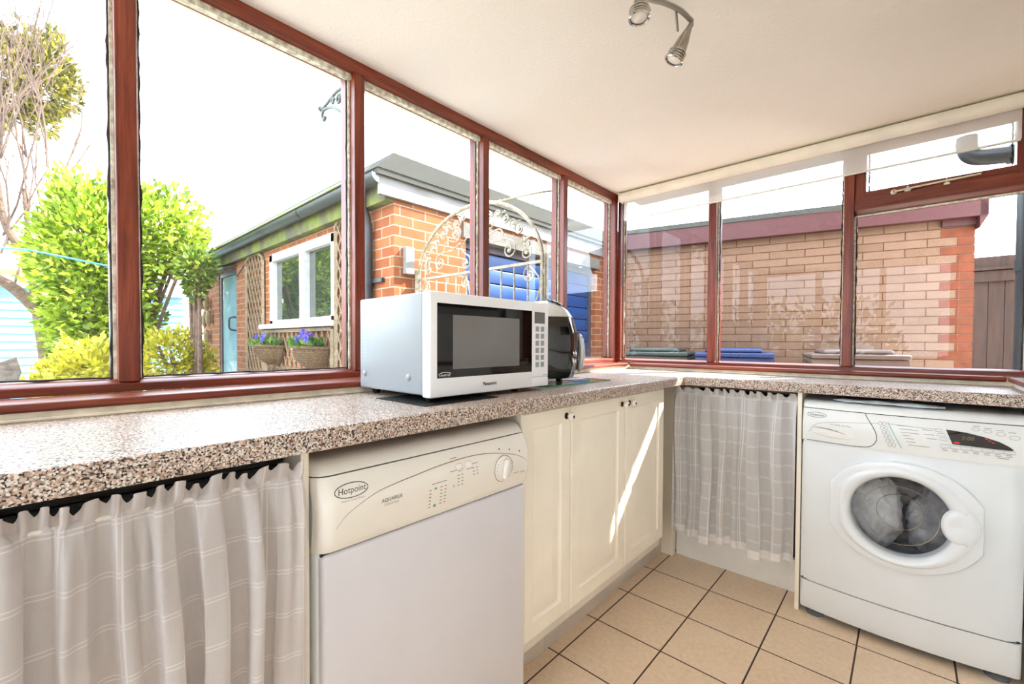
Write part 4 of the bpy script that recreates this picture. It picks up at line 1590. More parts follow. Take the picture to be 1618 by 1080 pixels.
b.build('roof', 'felt', ga)
# mossy verge along the garden side
b = MB()
b.prism([(gy-0.178, 2.295), (gy-0.178, 2.31), (gy-0.085, 2.388), (gy-0.06, 2.40), (gy-0.1, 2.295)], lambda y, z: (-8.3, y, z), lambda y, z: (gx-0.15, y, z))
b.build('roof_edge', 'felt_moss', ga)
MB().box(-8.28, gx-0.002, gy-0.07, gy-0.002, 2.11, 2.27).build('side_fascia', 'fascia_moss', ga)
MB().box(gx+0.002, gx+0.03, gy-0.13, 5.6, 2.135, 2.298).build('front_fascia', 'fascia_white', ga)
b = MB().box(gx-0.05, gx+0.02, 2.40, 4.56, 1.975, 2.10)
b.build('door_lintel', 'lintel', ga)
b = MB().box(gx-0.15, gx-0.06, 2.42, 2.475, -0.1, 1.975).box(gx-0.15, gx-0.06, 4.46, 4.52, -0.1, 1.975).box(gx-0.15, gx-0.06, 2.475, 4.46, 1.91, 1.975)
b.build('door_frame', 'door_frame_dark', ga)
b = MB()
for k in range(15):
    z0 = -0.09+k*0.1335
    b.box(gx-0.13, gx-0.085, 2.478, 4.458, z0, z0+0.125, 0.008, 2)
b.box(gx-0.13, gx-0.115, 2.478, 4.458, -0.09, 1.91)
b.build('garage_door', 'blue_door', ga, label='blue horizontally ribbed up-and-over door')
# gutter half-round along the garden side with white end cap
b = MB()


def gut(u, v):
    a = math.pi*(1+v)
    return (-8.28+(gx+0.02+8.28)*u, gy-0.125+0.058*math.cos(a), 2.272+0.062*math.sin(a))


b.grid(gut, 24, 10)
for k in range(6):
    x0 = -7.9+k*0.95
    b.grid(lambda u, v: (x0+0.05*u, gy-0.125+0.062*math.cos(math.pi*(1+v)), 2.272+0.066*math.sin(math.pi*(1+v))), 1, 10)
b.build('gutter', 'gutter', ga)
b = MB()
ed = [(0.060*math.cos(math.pi*(1+k/14)), 0.064*math.sin(math.pi*(1+k/14))) for k in range(15)]
b.prism(ed, lambda y, z: (gx+0.020, gy-0.125+y, 2.272+z), lambda y, z: (gx+0.026, gy-0.125+y, 2.272+z))
b.build('gutter_end_cap', 'gutter_white', ga)
b = MB().tube([(-3.05, gy-0.125, 2.215), (-3.05, gy-0.11, 2.15), (-3.045, gy-0.06, 2.05), (-3.045, gy-0.045, 1.95), (-3.045, gy-0.045, -0.1)], 0.034, 14)
b.box(-3.08, -2.88, gy-0.03, gy-0.005, 1.545, 1.575)
b.tube([(-3.045, gy-0.045, 1.53), (-3.045, gy-0.045, 1.59)], 0.039, 14)
b.build('downpipe', 'soil_pipe', ga)
# window
gw = MB()
gw.box(-5.20, -5.12, gy-0.02, gy+0.06, 1.28, 2.04).box(-3.72, -3.64, gy-0.02, gy+0.06, 1.28, 2.04)
gw.box(-5.20, -3.64, gy-0.02, gy+0.06, 1.965, 2.045).box(-5.20, -3.64, gy-0.02, gy+0.06, 1.275, 1.325)
gw.box(-4.385, -4.275, gy-0.025, gy+0.06, 1.30, 2.0)
win = gw.build('window', 'white_frame', ga)
MB().box(-5.13, -3.71, gy+0.03, gy+0.036, 1.31, 1.98).build('pane', 'dark_glass', win)
MB().box(-5.40, -3.66, gy-0.075, gy+0.02, 1.235, 1.285, 0.008, 2).build('window_sill', 'white_frame', win)
# side door at the far end
b = MB().box(-7.25, -7.19, gy+0.01, gy+0.08, -0.1, 2.05).box(-6.50, -6.45, gy+0.01, gy+0.08, -0.1, 2.05).box(-7.19, -6.50, gy+0.01, gy+0.08, 1.99, 2.05)
b.prism([(gy-0.16, 2.03), (gy, 2.075), (gy, 2.085), (gy-0.16, 2.04)], lambda y, z: (-7.35, y, z), lambda y, z: (-6.42, y, z))
sd = b.build('side_door', 'door_frame_dark', ga)
b = MB()
for k in range(22):
    x0 = -7.188+k*0.0312
    b.tube([(x0+0.0156, gy+0.045, -0.08), (x0+0.0156, gy+0.045, 1.985)], 0.0158, 8)
b.build('ribbed_glass', 'door_reflection', sd)
b = MB().tube(spline([(-6.56, gy+0.02, 1.42), (-6.56, gy-0.05, 1.40), (-6.56, gy-0.06, 1.33), (-6.56, gy-0.05, 1.26), (-6.56, gy+0.02, 1.24)], 6), 0.012, 8)
b.build('handle', 'soil_pipe', sd)
# wooden gate-post block on the front wall, wall bracket and wire
MB().box(gx, gx+0.045, gy+0.075, gy+0.15, 1.60, 1.80, 0.004, 1).build('mounting_block', 'fascia_white', ga)
b = MB().tube(spline([(-6.30, gy-0.03, 1.93), (-6.6, gy-0.12, 2.03), (-7.0, gy-0.16, 2.12), (-7.4, gy-0.2, 2.16)], 6), 0.010, 6)
b.tube([(-6.02, gy-0.02, 2.05), (-6.3, gy-0.03, 1.93)], 0.008, 6)
b.build('cable', 'soil_pipe', ga)

# trellis panels


def lattice(mb, x0, x1, z0, z1, y, step, slope, w=0.013, topfn=None):
    """diagonal laths both ways, clipped to the panel"""
    Hh = z1-z0
    for sgn, yy in ((1, y), (-1, y-0.009)):
        k = -int(Hh/slope/step)-2
        while x0+k*step < x1+Hh/slope+step:
            # line x = xs + sgn*t, z = z0 + slope*t
            xs = x0+k*step
            a, bb = (xs, z0), (xs+Hh/slope, z1)
            if sgn < 0:
                a, bb = (xs+0.0, z0), (xs-Hh/slope, z1)
            dx, dz = bb[0]-a[0], bb[1]-a[1]
            t0, t1 = 0.0, 1.0
            ta, tb = (x0-a[0])/dx, (x1-a[0])/dx
            if ta > tb:
                ta, tb = tb, ta
            t0, t1 = max(t0, ta), min(t1, tb)
            if topfn:
                while t1 > t0 and a[1]+dz*t1 > topfn(a[0]+dx*t1):
                    t1 -= 0.01
            if t1-t0 > 0.02:
                mb.bar((a[0]+dx*t0, yy, a[1]+dz*t0), (a[0]+dx*t1, yy, a[1]+dz*t1), 0.009, w, up=(dz, 0, -dx))
            k += 1


def trellis(x0, x1, z0, zs, rise, label, step=0.105, slope=1.7, arch=True):
    root = empty('trellis', ((x0+x1)/2, gy-0.02, z0), label, 'trellis', 'trellis panels on the garage wall')
    xc, hw = (x0+x1)/2, (x1-x0)/2

    def topf(x):
        return zs+(rise*math.sqrt(max(0, 1-((x-xc)/hw)**2)) if arch else 0)
    b = MB()
    lattice(b, x0, x1, z0, zs+rise, gy-0.012, step, slope, topfn=topf)
    b.build('lattice', 'trellis', root)
    b = MB()
    b.bar((x0, gy-0.018, z0), (x0, gy-0.018, zs), 0.03, 0.03).bar((x1, gy-0.018, z0), (x1, gy-0.018, zs), 0.03, 0.03)
    b.bar((x0, gy-0.018, z0), (x1, gy-0.018, z0), 0.03, 0.03)
    if arch:
        pts = [(xc-hw*math.cos(math.pi*k/16), gy-0.018, zs+rise*math.sin(math.pi*k/16)) for k in range(17)]
        for a, c in zip(pts, pts[1:]):
            b.bar(a, c, 0.03, 0.034, up=(0, 1, 0))
    else:
        b.bar((x0, gy-0.018, zs), (x1, gy-0.018, zs), 0.03, 0.03)
    b.build('border', 'trellis', root)
    return root


trellis(-5.985, -5.40, 0.3, 2.02, 0.10, 'tall arched weathered trellis between side door and garage window')
trellis(-3.625, -3.17, 0.3, 2.05, 0.10, 'tall arched weathered trellis between garage window and black downpipe', step=0.09)
trellis(-5.33, -3.70, 0.3, 1.21, 0.0, 'low wide trellis below the garage window', step=0.115, arch=False)


def wall_basket(x, zc, label, seed):
    rnd = random.Random(seed)
    y = gy-0.03
    root = empty('wall_basket', (x, y, zc-0.20), label, 'hanging basket', 'wicker wall baskets on the garage')
    b = MB()

    def f(u, v):
        a = math.pi*u
        r = 0.215*math.sqrt(1-0.90*v**2.2)
        d = 0.20*math.sqrt(1-0.90*v**2.2)
        wob = 0.006*math.sin(v*60)+0.004*math.sin(u*70)
        return (x-r*math.cos(a), y-0.005-(d+wob)*math.sin(a), zc-0.02-0.185*v+0.015*math.sin(a)*(1-v))
    b.grid(f, 40, 30)
    b.tube([f(k/24, 0) for k in range(25)], 0.016, 8)
    b.grid(lambda u, v: (x-0.215*math.sqrt(1-0.90*u**2.2)*(1-2*v), y-0.004, zc-0.02-0.185*u), 12, 8)
    b.grid(lambda u, v: (x-0.205*v*math.cos(math.pi*u), y-0.006-0.19*v*math.sin(math.pi*u), zc-0.035), 20, 4)
    b.build('basket', 'wicker', root)
    b = MB()
    for k in range(150):
        a, r = rnd.uniform(0, math.pi), rnd.uniform(0.05, 1)
        p = (x-0.23*r*math.cos(a), y-0.02-0.20*r*math.sin(a), zc+rnd.uniform(-0.02, 0.03))
        b.leaf(p, (rnd.uniform(-1, 1), rnd.uniform(-1, 0.4), rnd.uniform(0.4, 1.2)), rnd.uniform(0.06, 0.11), 0.5)
    b.build('leaves', 'leaf_plant', root, fixn=False)
    b = MB()
    for k in range(8):
        c = Vector((x+rnd.uniform(-0.10, 0.20), y-rnd.uniform(0.08, 0.22), zc+rnd.uniform(0.06, 0.15)))
        for q in range(6):
            a = q*math.pi/3
            b.leaf(c, (math.cos(a), -0.35, math.sin(a)), 0.042, 0.9)
    b.build('flowers', 'petal_blue', root, fixn=False, label='violet blue flowers')
    b = MB()
    for c in ((-0.21, 0.0), (-0.18, 0.03)):
        for q in range(6):
            a = q*math.pi/3
            b.leaf((x+c[0], y-0.14, zc+c[1]), (math.cos(a), -0.35, math.sin(a)), 0.035, 0.9)
    b.build('pale_flowers', 'petal_white', root, fixn=False, label='white flowers')


wall_basket(-4.98, 1.06, 'wicker wall basket of flowers hung against the tall arched trellis', 1)
wall_basket(-3.95, 1.055, 'wicker wall basket of violet flowers below the middle of the garage window', 2)

# stone ornaments hanging on the garage's end
for k, (px, pz) in enumerate(((-7.96, 1.70), (-7.72, 1.66), (-7.84, 1.42), (-7.62, 1.44), (-7.74, 1.16))):
    MB().sphere((px, gy-0.05, pz), 0.05, 12, (1.0, 0.8, 2.4)).build('wall_ornament', 'stone', label='pale oval ornament hanging on the end of the garage wall', cat='ornament', group='oval ornaments on the garage end')

# ================================================================ WROUGHT IRON GATE (plane y=1.94)
yg = 1.94
gt = empty('garden_gate', (-2.12, yg, -0.1), 'white wrought-iron arched gate with scrolls in front of the garage', 'gate')
gc, ghw = -2.135, 0.595


def arch(t):
    return (gc-ghw*math.cos(math.pi*t), yg, 1.565+0.437*math.sin(math.pi*t))


b = MB()
b.tube([(gc-ghw, yg, -0.05)] + [arch(k/36) for k in range(37)] + [(gc+ghw, yg, -0.05)], 0.0125, 8)
b.bar((gc-ghw, yg, 1.566), (gc+ghw, yg, 1.562), 0.02, 0.016)
b.bar((gc-ghw, yg, 0.05), (gc+ghw, yg, 0.05), 0.02, 0.016)
b.bar((gc-ghw, yg, 0.9), (gc+ghw, yg, 0.9), 0.02, 0.016)
b.build('frame', 'gate_paint', gt)
b = MB()
for k in range(1, 11):
    x = gc-ghw+2*ghw*k/11
    b.tube([(x, yg, 0.05), (x, yg, 1.563)], 0.0055, 6)
b.build('vertical_bars', 'gate_paint', gt)


def scroll(mb, c, r, turns, a0, sgn, tail=None, w=0.005):
    pts = []
    n = int(turns*16)
    for k in range(n+1):
        t = k/n
        rr = r*(0.12+0.88*t)
        a = a0+sgn*2*math.pi*turns*(t-1)
        pts.append((c[0]+rr*math.cos(a), yg, c[1]+rr*math.sin(a)))
    if tail:
        pts = pts + [tuple(p) for p in spline([pts[-1]]+[(p[0], yg, p[1]) for p in tail], 6)][1:]
    mb.tube(pts, w, 6)
    mb.lathe([(0.012, -0.007), (0.012, 0.007)], pts[0], (0, 1, 0), 10, cap0=True, cap1=True)


b = MB()
for sg in (1, -1):
    X = lambda x: gc+sg*x
    # chain of small C scrolls below the arch
    for t in (0.10, 0.20, 0.30, 0.40):
        p = arch(t)
        dx, dz = (gc-p[0]), (1.50-p[2])
        d = math.hypot(dx, dz)
        c = (p[0]+dx/d*0.075, p[2]+dz/d*0.075)
        cx = c[0] if sg > 0 else 2*gc-c[0]
        scroll(b, (cx, c[1]), 0.045, 1.4, math.atan2(dz, dx*sg)+2.4*sg, sg)
        p2 = arch(t+0.05)
        c2 = (p2[0]+(gc-p2[0])*0.12, p2[2]-0.055)
        cx2 = c2[0] if sg > 0 else 2*gc-c2[0]
        scroll(b, (cx2, c2[1]), 0.034, 1.3, 1.2*sg, -sg)
    # large S scrolls standing on the bar
    scroll(b, (X(0.335), 1.665), 0.060, 1.5, math.pi/2, sg, [(X(0.30), 1.735), (X(0.20), 1.735), (X(0.12), 1.77)])
    scroll(b, (X(0.165), 1.845), 0.058, 1.5, -math.pi/2 if sg > 0 else -math.pi/2, sg, [(X(0.26), 1.80), (X(0.30), 1.72)])
    scroll(b, (X(0.06), 1.635), 0.052, 1.4, math.pi/2, -sg, [(X(0.10), 1.73), (X(0.05), 1.80)])
    scroll(b, (X(0.47), 1.630), 0.05, 1.3, math.pi/2, sg)
    # scrolls hanging under the bar at the sides
    scroll(b, (X(0.50), 1.495), 0.052, 1.4, math.pi/2, -sg, [(X(0.575), 1.46), (X(0.56), 1.36), (X(0.49), 1.27)])
    scroll(b, (X(0.06), 1.50), 0.045, 1.4, math.pi/2, sg, [(X(0.02), 1.42), (X(0.06), 1.34)])
b.build('scrollwork', 'gate_paint', gt)
b = MB().bar((-2.738, yg+0.0, -0.1), (-2.738, yg, 1.63), 0.04, 0.028)
b.bar((-1.512, yg, -0.1), (-1.512, yg, 1.60), 0.022, 0.022)
b.bar((-1.512, yg, 1.60), (-1.472, yg+0.02, 1.60), 0.015, 0.015)
b.bar((-1.54, yg, 1.50), (-1.512, yg, 1.50), 0.012, 0.03)
b.build('gate_post', 'gate_paint', gt)
# weathered line from gate arch to the house
pts = spline([(-2.08, yg+0.025, 2.012), (-1.90, yg+0.024, 1.985), (-1.75, yg+0.02, 1.975), (-1.595, yg+0.02, 1.965), (-1.52, yg+0.12, 1.99)], 8)
b = MB().tube(pts, 0.0055, 7)
for k in (4, 8, 10, 13):
    b.sphere(pts[k], 0.010, 8)
b.build('garden_rope', 'rope', label='weathered knotted rope tied from the gate arch to the house', cat='rope')

# hanging basket bracket behind the second mullion
by = 0.765
b = MB()
b.tube([(-1.472, by, 2.028), (-1.60, by, 2.035), (-1.705, by, 2.015), (-1.73, by, 2.02)], 0.006, 7)
b.tube(spline([(-1.472, by, 1.915), (-1.52, by, 1.925), (-1.57, by, 1.955), (-1.63, by, 1.99), (-1.70, by, 2.005), (-1.715, by, 1.985), (-1.70, by, 1.965), (-1.685, by, 1.975)], 6), 0.006, 7)
b.tube([(-1.476, by, 1.88), (-1.476, by, 2.05)], 0.008, 7)
for c, r in (((-1.515, 1.985), 0.026), ((-1.575, 2.0), 0.020), ((-1.525, 1.945), 0.016), ((-1.625, 2.012), 0.013)):
    pts = []
    for k in range(25):
        t = k/24
        a = 2*math.pi*1.5*t
        pts.append((c[0]+r*(1-0.8*t)*math.cos(a), by, c[1]+r*(1-0.8*t)*math.sin(a)))
    b.tube(pts, 0.005, 6)
b.sphere((-1.73, by, 2.02), 0.011, 10)
b.build('hanging_bracket', 'iron', label='grey-green ornate iron hanging-basket bracket outside the second mullion', cat='bracket')
MB().tube([(-4.0, -0.9, 1.62), (-4.0, -0.026, 1.655), (-4.0, 0.338, 1.602), (-6.8, 0.62, 1.60)], 0.006, 6).build('washing_line', 'line_blue', label='blue washing line stretched across the garden', cat='washing line')
b = MB()
b.M = Matrix.Translation((-3.0, -0.30, 0.40)) @ Matrix.Rotation(R(-16), 4, 'X')
b.prism([(-0.06, 0), (0.08, 0), (0.085, 0.60), (0.05, 0.665), (-0.02, 0.60), (-0.06, 0.52)], lambda y, z: (-0.025, y, z), lambda y, z: (0.025, y, z))
b.M = Matrix.Identity(4)
b.box(-3.05, -2.95, -0.40, -0.16, -0.1, 0.42)
b.build('timber_post', 'old_timber', label='pointed grey weathered timber just outside the window, in front of the blue shed', cat='timber')


# ================================================================ GARDEN PLANTS
def leaf_mass(mb, blobs, n, size, ratio=0.5, seed=0, shell=0.35, up=0.3):
    rnd = random.Random(seed)
    tot = sum(s_[0]*s_[1]*s_[2] for c, s_ in blobs)
    for c, s_ in blobs:
        for k in range(int(n*(s_[0]*s_[1]*s_[2])/tot)):
            while True:
                v = Vector((rnd.gauss(0, 1), rnd.gauss(0, 1), rnd.gauss(0, 1)))
                if v.length > 0.01:
                    break
            v.normalize()
            r = 1-shell*rnd.random()**1.5+0.10*rnd.gauss(0, 1)*0.6
            r *= 1+0.12*math.sin(v.x*5+c[0])+0.12*math.sin(v.y*6+v.z*5+c[1])
            p = Vector((c[0]+v.x*s_[0]*r, c[1]+v.y*s_[1]*r, c[2]+v.z*s_[2]*r))
            d = v+Vector((rnd.uniform(-0.8, 0.8), rnd.uniform(-0.8, 0.8), rnd.uniform(-0.6, 0.6)+up))
            mb.leaf(p, d, size*rnd.uniform(0.7, 1.3), ratio, rnd.random())


def shrub(name, label, blobs, n, size, mat, seed, cat='shrub', stems=None, group=None):
    lo = min(c[2]-s_[2] for c, s_ in blobs)
    cx = sum(c[0] for c, s_ in blobs)/len(blobs)
    cy_ = sum(c[1] for c, s_ in blobs)/len(blobs)
    root = empty(name, (cx, cy_, -0.1), label, cat, group)
    b = MB()
    leaf_mass(b, blobs, n, size, 0.55, seed)
    b.build('foliage', mat, root, fixn=False)
    b = MB()
    rnd = random.Random(seed+1)
    for c, s_ in blobs:
        for k in range(4):
            p1 = (c[0]+rnd.uniform(-.5, .5)*s_[0], c[1]+rnd.uniform(-.5, .5)*s_[1], c[2]+rnd.uniform(-.2, .6)*s_[2])
            b.tube(spline([(cx+rnd.uniform(-.1, .1), cy_+rnd.uniform(-.1, .1), -0.1), ((cx+p1[0])/2+rnd.uniform(-.1, .1), (cy_+p1[1])/2, (p1[2]-0.1)/2+0.2), p1], 4), [0.03-0.002*i for i in range(9)], 6)
    b.build('stems', 'bark', root)
    return root


shrub('evergreen_shrub', 'large bright green shrub filling the garden behind the first mullion',
      [((-7.0, 0.45, 1.95), (0.75, 0.50, 1.0)), ((-7.0, 0.96, 2.42), (0.7, 0.48, 0.55)), ((-7.0, 0.36, 1.35), (0.6, 0.32, 0.75)), ((-6.7, 1.24, 2.32), (0.4, 0.22, 0.33)), ((-7.0, 0.3, 2.35), (0.4, 0.28, 0.5)), ((-7.0, 0.75, 1.35), (0.4, 0.3, 0.45))], 17000, 0.080, 'leaf_bright', 5)
shrub('golden_shrub', 'low yellow-green bush in front of the blue shed, below the large shrub', [((-5.2, 0.28, 0.82), (0.42, 0.22, 0.27)), ((-5.2, 0.10, 0.68), (0.33, 0.18, 0.22)), ((-5.2, 0.47, 0.75), (0.3, 0.18, 0.25))], 3600, 0.055, 'leaf_yellow', 6, group='golden bushes')
shrub('golden_shrub', 'low yellow-green bush at the far end of the garage wall', [((-5.95, 0.98, 0.88), (0.28, 0.28, 0.33)), ((-5.95, 1.22, 0.78), (0.28, 0.14, 0.26))], 3200, 0.055, 'leaf_yellow', 9, group='golden bushes')
shrub('climber', 'grey-green leafy climber in front of the far corner of the garage roof', [((-5.75, 1.17, 1.88), (0.2, 0.16, 0.20)), ((-5.72, 1.16, 1.68), (0.12, 0.08, 0.14))], 1100, 0.06, 'leaf_dark', 12, cat='climber')
shrub('hedge', 'long clipped green hedge along the side of the garden', [((-0.9-1.25*k, -3.6, 0.85), (0.85, 0.55, 0.95)) for k in range(9)], 9000, 0.13, 'leaf_dark', 20, cat='hedge')


def branches(mb, p, d, L, r, depth, rnd, up=0.25):
    pts = [Vector(p)]
    dd = Vector(d).normalized()
    n = 4
    for k in range(n):
        dd = (dd+Vector((rnd.uniform(-.22, .22), rnd.uniform(-.22, .22), rnd.uniform(-.1, .1)+up*0.25))).normalized()
        pts.append(pts[-1]+dd*L/n)
    mb.tube(pts, [r*(1-0.5*k/n) for k in range(n+1)], 6 if depth > 1 else 4)
    if depth > 0:
        for k in range(3 if depth > 1 else 4):
            q = pts[rnd.randint(2, n)]
            nd = (dd+Vector((rnd.uniform(-.7, .7), rnd.uniform(-.7, .7), rnd.uniform(-.1, .7)))).normalized()
            branches(mb, q, nd, L*rnd.uniform(0.6, 0.85), r*0.5, depth-1, rnd, up)


rnd = random.Random(31)
tr = empty('bare_tree', (-8.2, 0.10, -0.1), 'pale leafless tree with thin upright twigs beside the large green shrub', 'tree')
b = MB()
b.tube(spline([(-8.2, 0.10, -0.1), (-8.2, 0.08, 0.8), (-8.2, 0.02, 1.35), (-8.2, -0.02, 1.7), (-8.2, -0.06, 2.3), (-8.2, -0.1, 3.0)], 6), [0.10-0.0028*k for k in range(31)], 10)
b.tube(spline([(-8.2, 0.03, 1.45), (-8.2, -0.2, 1.75), (-8.2, -0.5, 2.0), (-8.1, -0.9, 2.5)], 6), [0.075-0.002*k for k in range(19)], 8)
b.tube(spline([(-8.2, -0.05, 2.1), (-8.2, -0.25, 2.5), (-8.2, -0.32, 3.1)], 6), [0.05-0.002*k for k in range(13)], 8)
b.build('trunk', 'bark', tr)
b = MB()
for k in range(24):
    a = rnd.uniform(-0.5, 1.2)
    st = (-8.2, rnd.uniform(-0.6, 0.25), rnd.uniform(1.8, 3.4))
    branches(b, st, (rnd.uniform(-.2, .2), a*0.5, 1.0), rnd.uniform(1.1, 2.0), 0.013, 2, rnd, 0.6)
b.build('branches', 'twig', tr)
ev = empty('evergreen_tree', (-13.2, -0.35, -0.1), 'tall olive-green evergreen tree whose crown stands against the sky behind the bare twigs', 'tree')
b = MB()
leaf_mass(b, [((-13.2, -0.60, 6.25), (0.8, 0.70, 0.95)), ((-13.2, 0.12, 6.45), (0.7, 0.38, 0.8)), ((-13.2, 0.32, 7.05), (0.3, 0.17, 0.5)), ((-13.2, 0.47, 6.35), (0.45, 0.24, 0.42)), ((-13.2, 0.1, 5.6), (0.5, 0.25, 0.3))], 5200, 0.15, 0.5, 41)
b.build('foliage', 'leaf_olive', ev, fixn=False)
b = MB().tube([(-13.2, -0.6, -0.1), (-13.2, -0.62, 3.0), (-13.2, -0.4, 6.2)], [0.10, 0.08, 0.05], 8)
b.build('trunk', 'bark', ev)


# ================================================================ SHEDS AND HOUSE BEYOND
def clad(mb, x, y0, y1, z0, z1, pitch=0.13, dep=0.025):
    n = int(round((z1-z0)/pitch))
    for k in range(n):
        a, c = z0+k*(z1-z0)/n, z0+(k+1)*(z1-z0)/n
        mb.prism([(x+dep, a), (x+0.006, c), (x-0.02, c), (x-0.02, a)], lambda xx, z: (xx, y0, z), lambda xx, z: (xx, y1, z))


sh = empty('garden_shed', (-11.4, 0.0, -0.1), 'pale blue weatherboarded shed behind the shrubs', 'shed', 'garden sheds')
b = MB()
clad(b, -11.0, -2.6, 2.02, -0.1, 2.0)
b.box(-11.8, -11.03, -2.6, 2.02, -0.1, 2.0)
b.build('cladding', 'shed_blue', sh)
b = MB()
b.prism([(-11.0+0.12, 1.98), (-11.4, 2.14), (-11.9, 1.98)], lambda x, z: (x, -2.7, z), lambda x, z: (x, 2.025, z))
b.build('roof', 'roof_pale', sh)
sh = empty('garden_shed', (-12.3, 3.1, -0.1), 'cream weatherboarded shed between the blue shed and the garage', 'shed', 'garden sheds')
b = MB()
clad(b, -11.4, 2.03, 4.1, -0.1, 2.28, 0.16)
b.box(-13.2, -11.43, 2.03, 4.1, -0.1, 2.28)
b.build('cladding', 'shed_cream', sh)
b = MB()
b.prism([(-11.25, 2.28), (-12.3, 2.62), (-13.35, 2.28)], lambda x, z: (x, 2.032, z), lambda x, z: (x, 4.2, z))
b.build('roof', 'roof_pale', sh)
hs = empty('house', (-17.5, -2.6, -0.1), 'pale neighbouring building with a terracotta eave beyond the blue shed', 'house')
b = MB().box(-19, -16, -5, -0.25, -0.1, 2.75)
b.build('wall', 'shed_cream', hs)
b = MB()
b.prism([(-15.8, 2.75), (-17.5, 3.5), (-19.2, 2.75)], lambda x, z: (x, -5.1, z), lambda x, z: (x, -0.15, z))
b.build('roof', 'roof_pale', hs)
MB().box(-15.85, -15.75, -5.1, -0.15, 2.66, 2.78).build('eave', 'terracotta', hs)

# ================================================================ BRICK OUTBUILDING BEHIND THE BACK WINDOW
ob = empty('outbuilding', (0.407, 5.385, -0.1), 'buff brick outbuilding with maroon fascia outside the back window', 'outbuilding', rz=R(13.6))
b = MB()
b.box(-3.05, 0.0, 0.0, 0.9, 0, 2.285)
b.build('wall', 'brick_buff', ob, local=True)
b = MB()
b2 = MB()
for k in range(15):
    z0 = 2.275-0.152*(k+0)-0.076*2
    b.box(-0.212, 0.003, -0.004, 0.215, z0+0.004, z0+0.072)
    b.box(-0.106, 0.003, -0.004, 0.10, z0-0.072, z0-0.004)
b.build('quoins', 'quoin', ob, local=True, label='red brick quoins')
b = MB()
b.box(-3.1, 0.05, -0.10, -0.02, 2.27, 2.447, 0.003, 1).box(0.0, 0.05, -0.10, 0.9, 2.27, 2.447)
b.prism([(0.0, 2.17), (0.0, 2.27), (0.05, 2.27)], lambda x, z: (x, -0.095, z), lambda x, z: (x, 0.0, z))
b.box(-0.212, 0.0, -0.03, 0.0, 2.215, 2.27)
b.build('fascia', 'fascia_red', ob, local=True)
b = MB().box(-3.12, 0.06, -0.11, 0.95, 2.447, 2.495)
b.build('roof', 'felt', ob, local=True)
b = MB().box(-0.83, -0.80, -0.03, 0.0, 2.07, 2.15).tube([(-0.815, -0.03, 2.14), (-0.815, -0.05, 2.05), (-0.815, -0.03, 1.98)], 0.012, 8)
b.build('wall_hook', 'soil_pipe', ob, local=True)


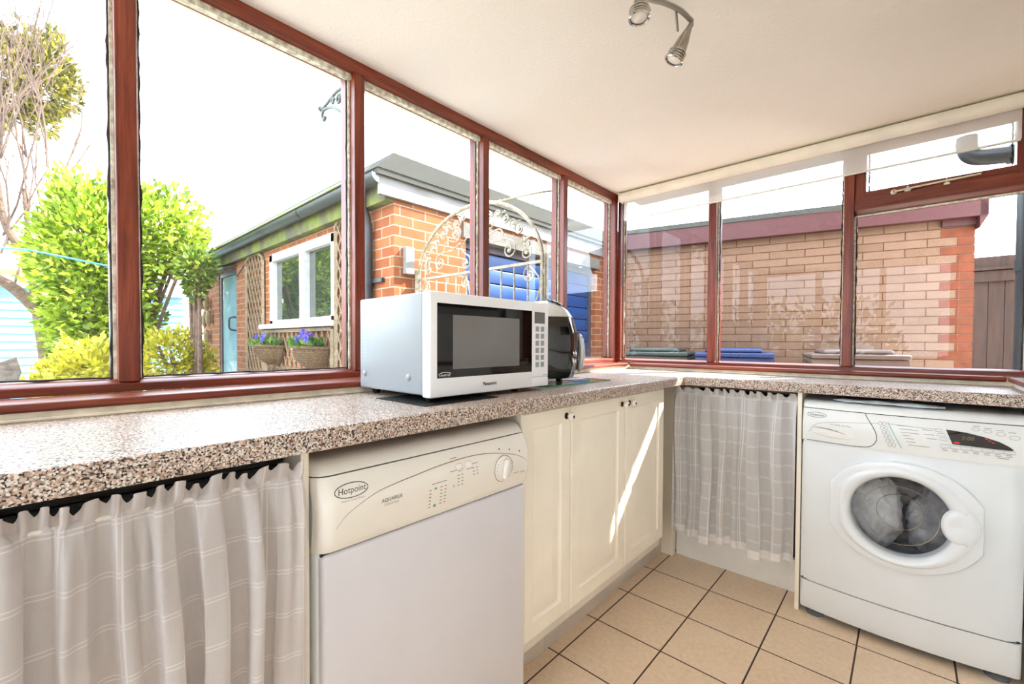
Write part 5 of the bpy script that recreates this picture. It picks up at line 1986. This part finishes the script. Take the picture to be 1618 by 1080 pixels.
def wheelie_bin(x, y, mat, label, rz):
    root = empty('wheelie_bin', (x, y, -0.1), label, 'wheelie bin', 'wheelie bins against the outbuilding', rz=rz)
    b = MB()
    w0, w1, d0, d1 = 0.24, 0.29, 0.22, 0.33
    lo = [(-w0, -d0, 0.06), (w0, -d0, 0.06), (w0, d0, 0.06), (-w0, d0, 0.06)]
    hi = [(-w1, -d1, 1.06), (w1, -d1, 1.06), (w1, d1, 1.06), (-w1, d1, 1.06)]
    A, B = [b.v(p) for p in lo], [b.v(p) for p in hi]
    for k in range(4):
        b.face([A[k], A[(k+1) % 4], B[(k+1) % 4], B[k]])
    b.face(A[::-1])
    b.face(B)
    b.box(-w1-0.02, w1+0.02, -d1-0.02, d1+0.02, 1.03, 1.075, 0.01, 2)
    b.build('tub', mat, root, local=True)
    b = MB()
    b.box(-w1-0.025, w1+0.025, -d1-0.035, d1+0.03, 1.078, 1.115, 0.015, 3)
    b.box(-w1+0.06, w1-0.06, -d1+0.02, d1-0.06, 1.10, 1.155, 0.03, 3)
    b.tube([(-w1+0.02, d1+0.06, 1.09), (w1-0.02, d1+0.06, 1.09)], 0.018, 8)
    b.box(-w1+0.04, -w1+0.10, d1, d1+0.06, 1.06, 1.11).box(w1-0.10, w1-0.04, d1, d1+0.06, 1.06, 1.11)
    b.build('lid', mat, root, local=True)
    b = MB()
    for s_ in (-1, 1):
        b.lathe([(0.10, -0.025), (0.10, 0.025)], (s_*0.25, d0, 0.10), (1, 0, 0), 18, cap0=True, cap1=True)
    b.build('wheel', 'black_matte', root, local=True)


wheelie_bin(-1.86, 4.25, M['bin_black'], 'dark green wheelie bin outside, between garage and blue bin', R(13.6))
wheelie_bin(-1.20, 4.42, M['bin_blue'], 'blue wheelie bin outside against the outbuilding', R(13.6))
wheelie_bin(-0.36, 4.70, M['bin_brown'], 'brown wheelie bin outside, nearest the red brick quoins', R(13.6))

fe = empty('fence', (1.6, 7.5, -0.1), 'dark brown close-boarded fence beyond the outbuilding', 'fence')
b = MB()
for k in range(20):
    x0 = 0.3+k*0.13
    b.box(x0, x0+0.1255, 7.5, 7.52, -0.1, 1.96)
b.box(0.3, 2.9, 7.5205, 7.53, -0.1, 1.96)
b.build('boards', 'fence', fe)
b = MB().box(0.3, 2.9, 7.47, 7.50, 1.83, 1.95).box(0.3, 2.9, 7.44, 7.56, 1.962, 1.99).box(0.3, 2.9, 7.49, 7.53, 1.99, 2.12)
b.build('rail', 'fence', fe)

sp_ = empty('soil_pipe', (0.50, 3.65, -0.1), 'black soil pipe with a bend outside the opening casement', 'pipe')
b = MB()
b.tube([(0.488, 3.65, -0.1), (0.488, 3.65, 2.55)], 0.055, 20)
b.build('vertical_pipe', 'soil_pipe', sp_)
b = MB()
b.tube(spline([(0.235, 3.65, 2.30), (0.237, 3.65, 2.23), (0.262, 3.65, 2.185), (0.32, 3.65, 2.165), (0.48, 3.65, 2.145)], 8), 0.045, 18)
b.tube([(0.395, 3.65, 2.155), (0.425, 3.65, 2.152)], 0.052, 18)
b.build('branch_pipe', 'soil_pipe', sp_)
b = MB()
b.tube([(0.488, 3.65, 1.50), (0.488, 3.65, 1.56)], 0.062, 20)
b.build('pipe_collar', 'soil_pipe', sp_)
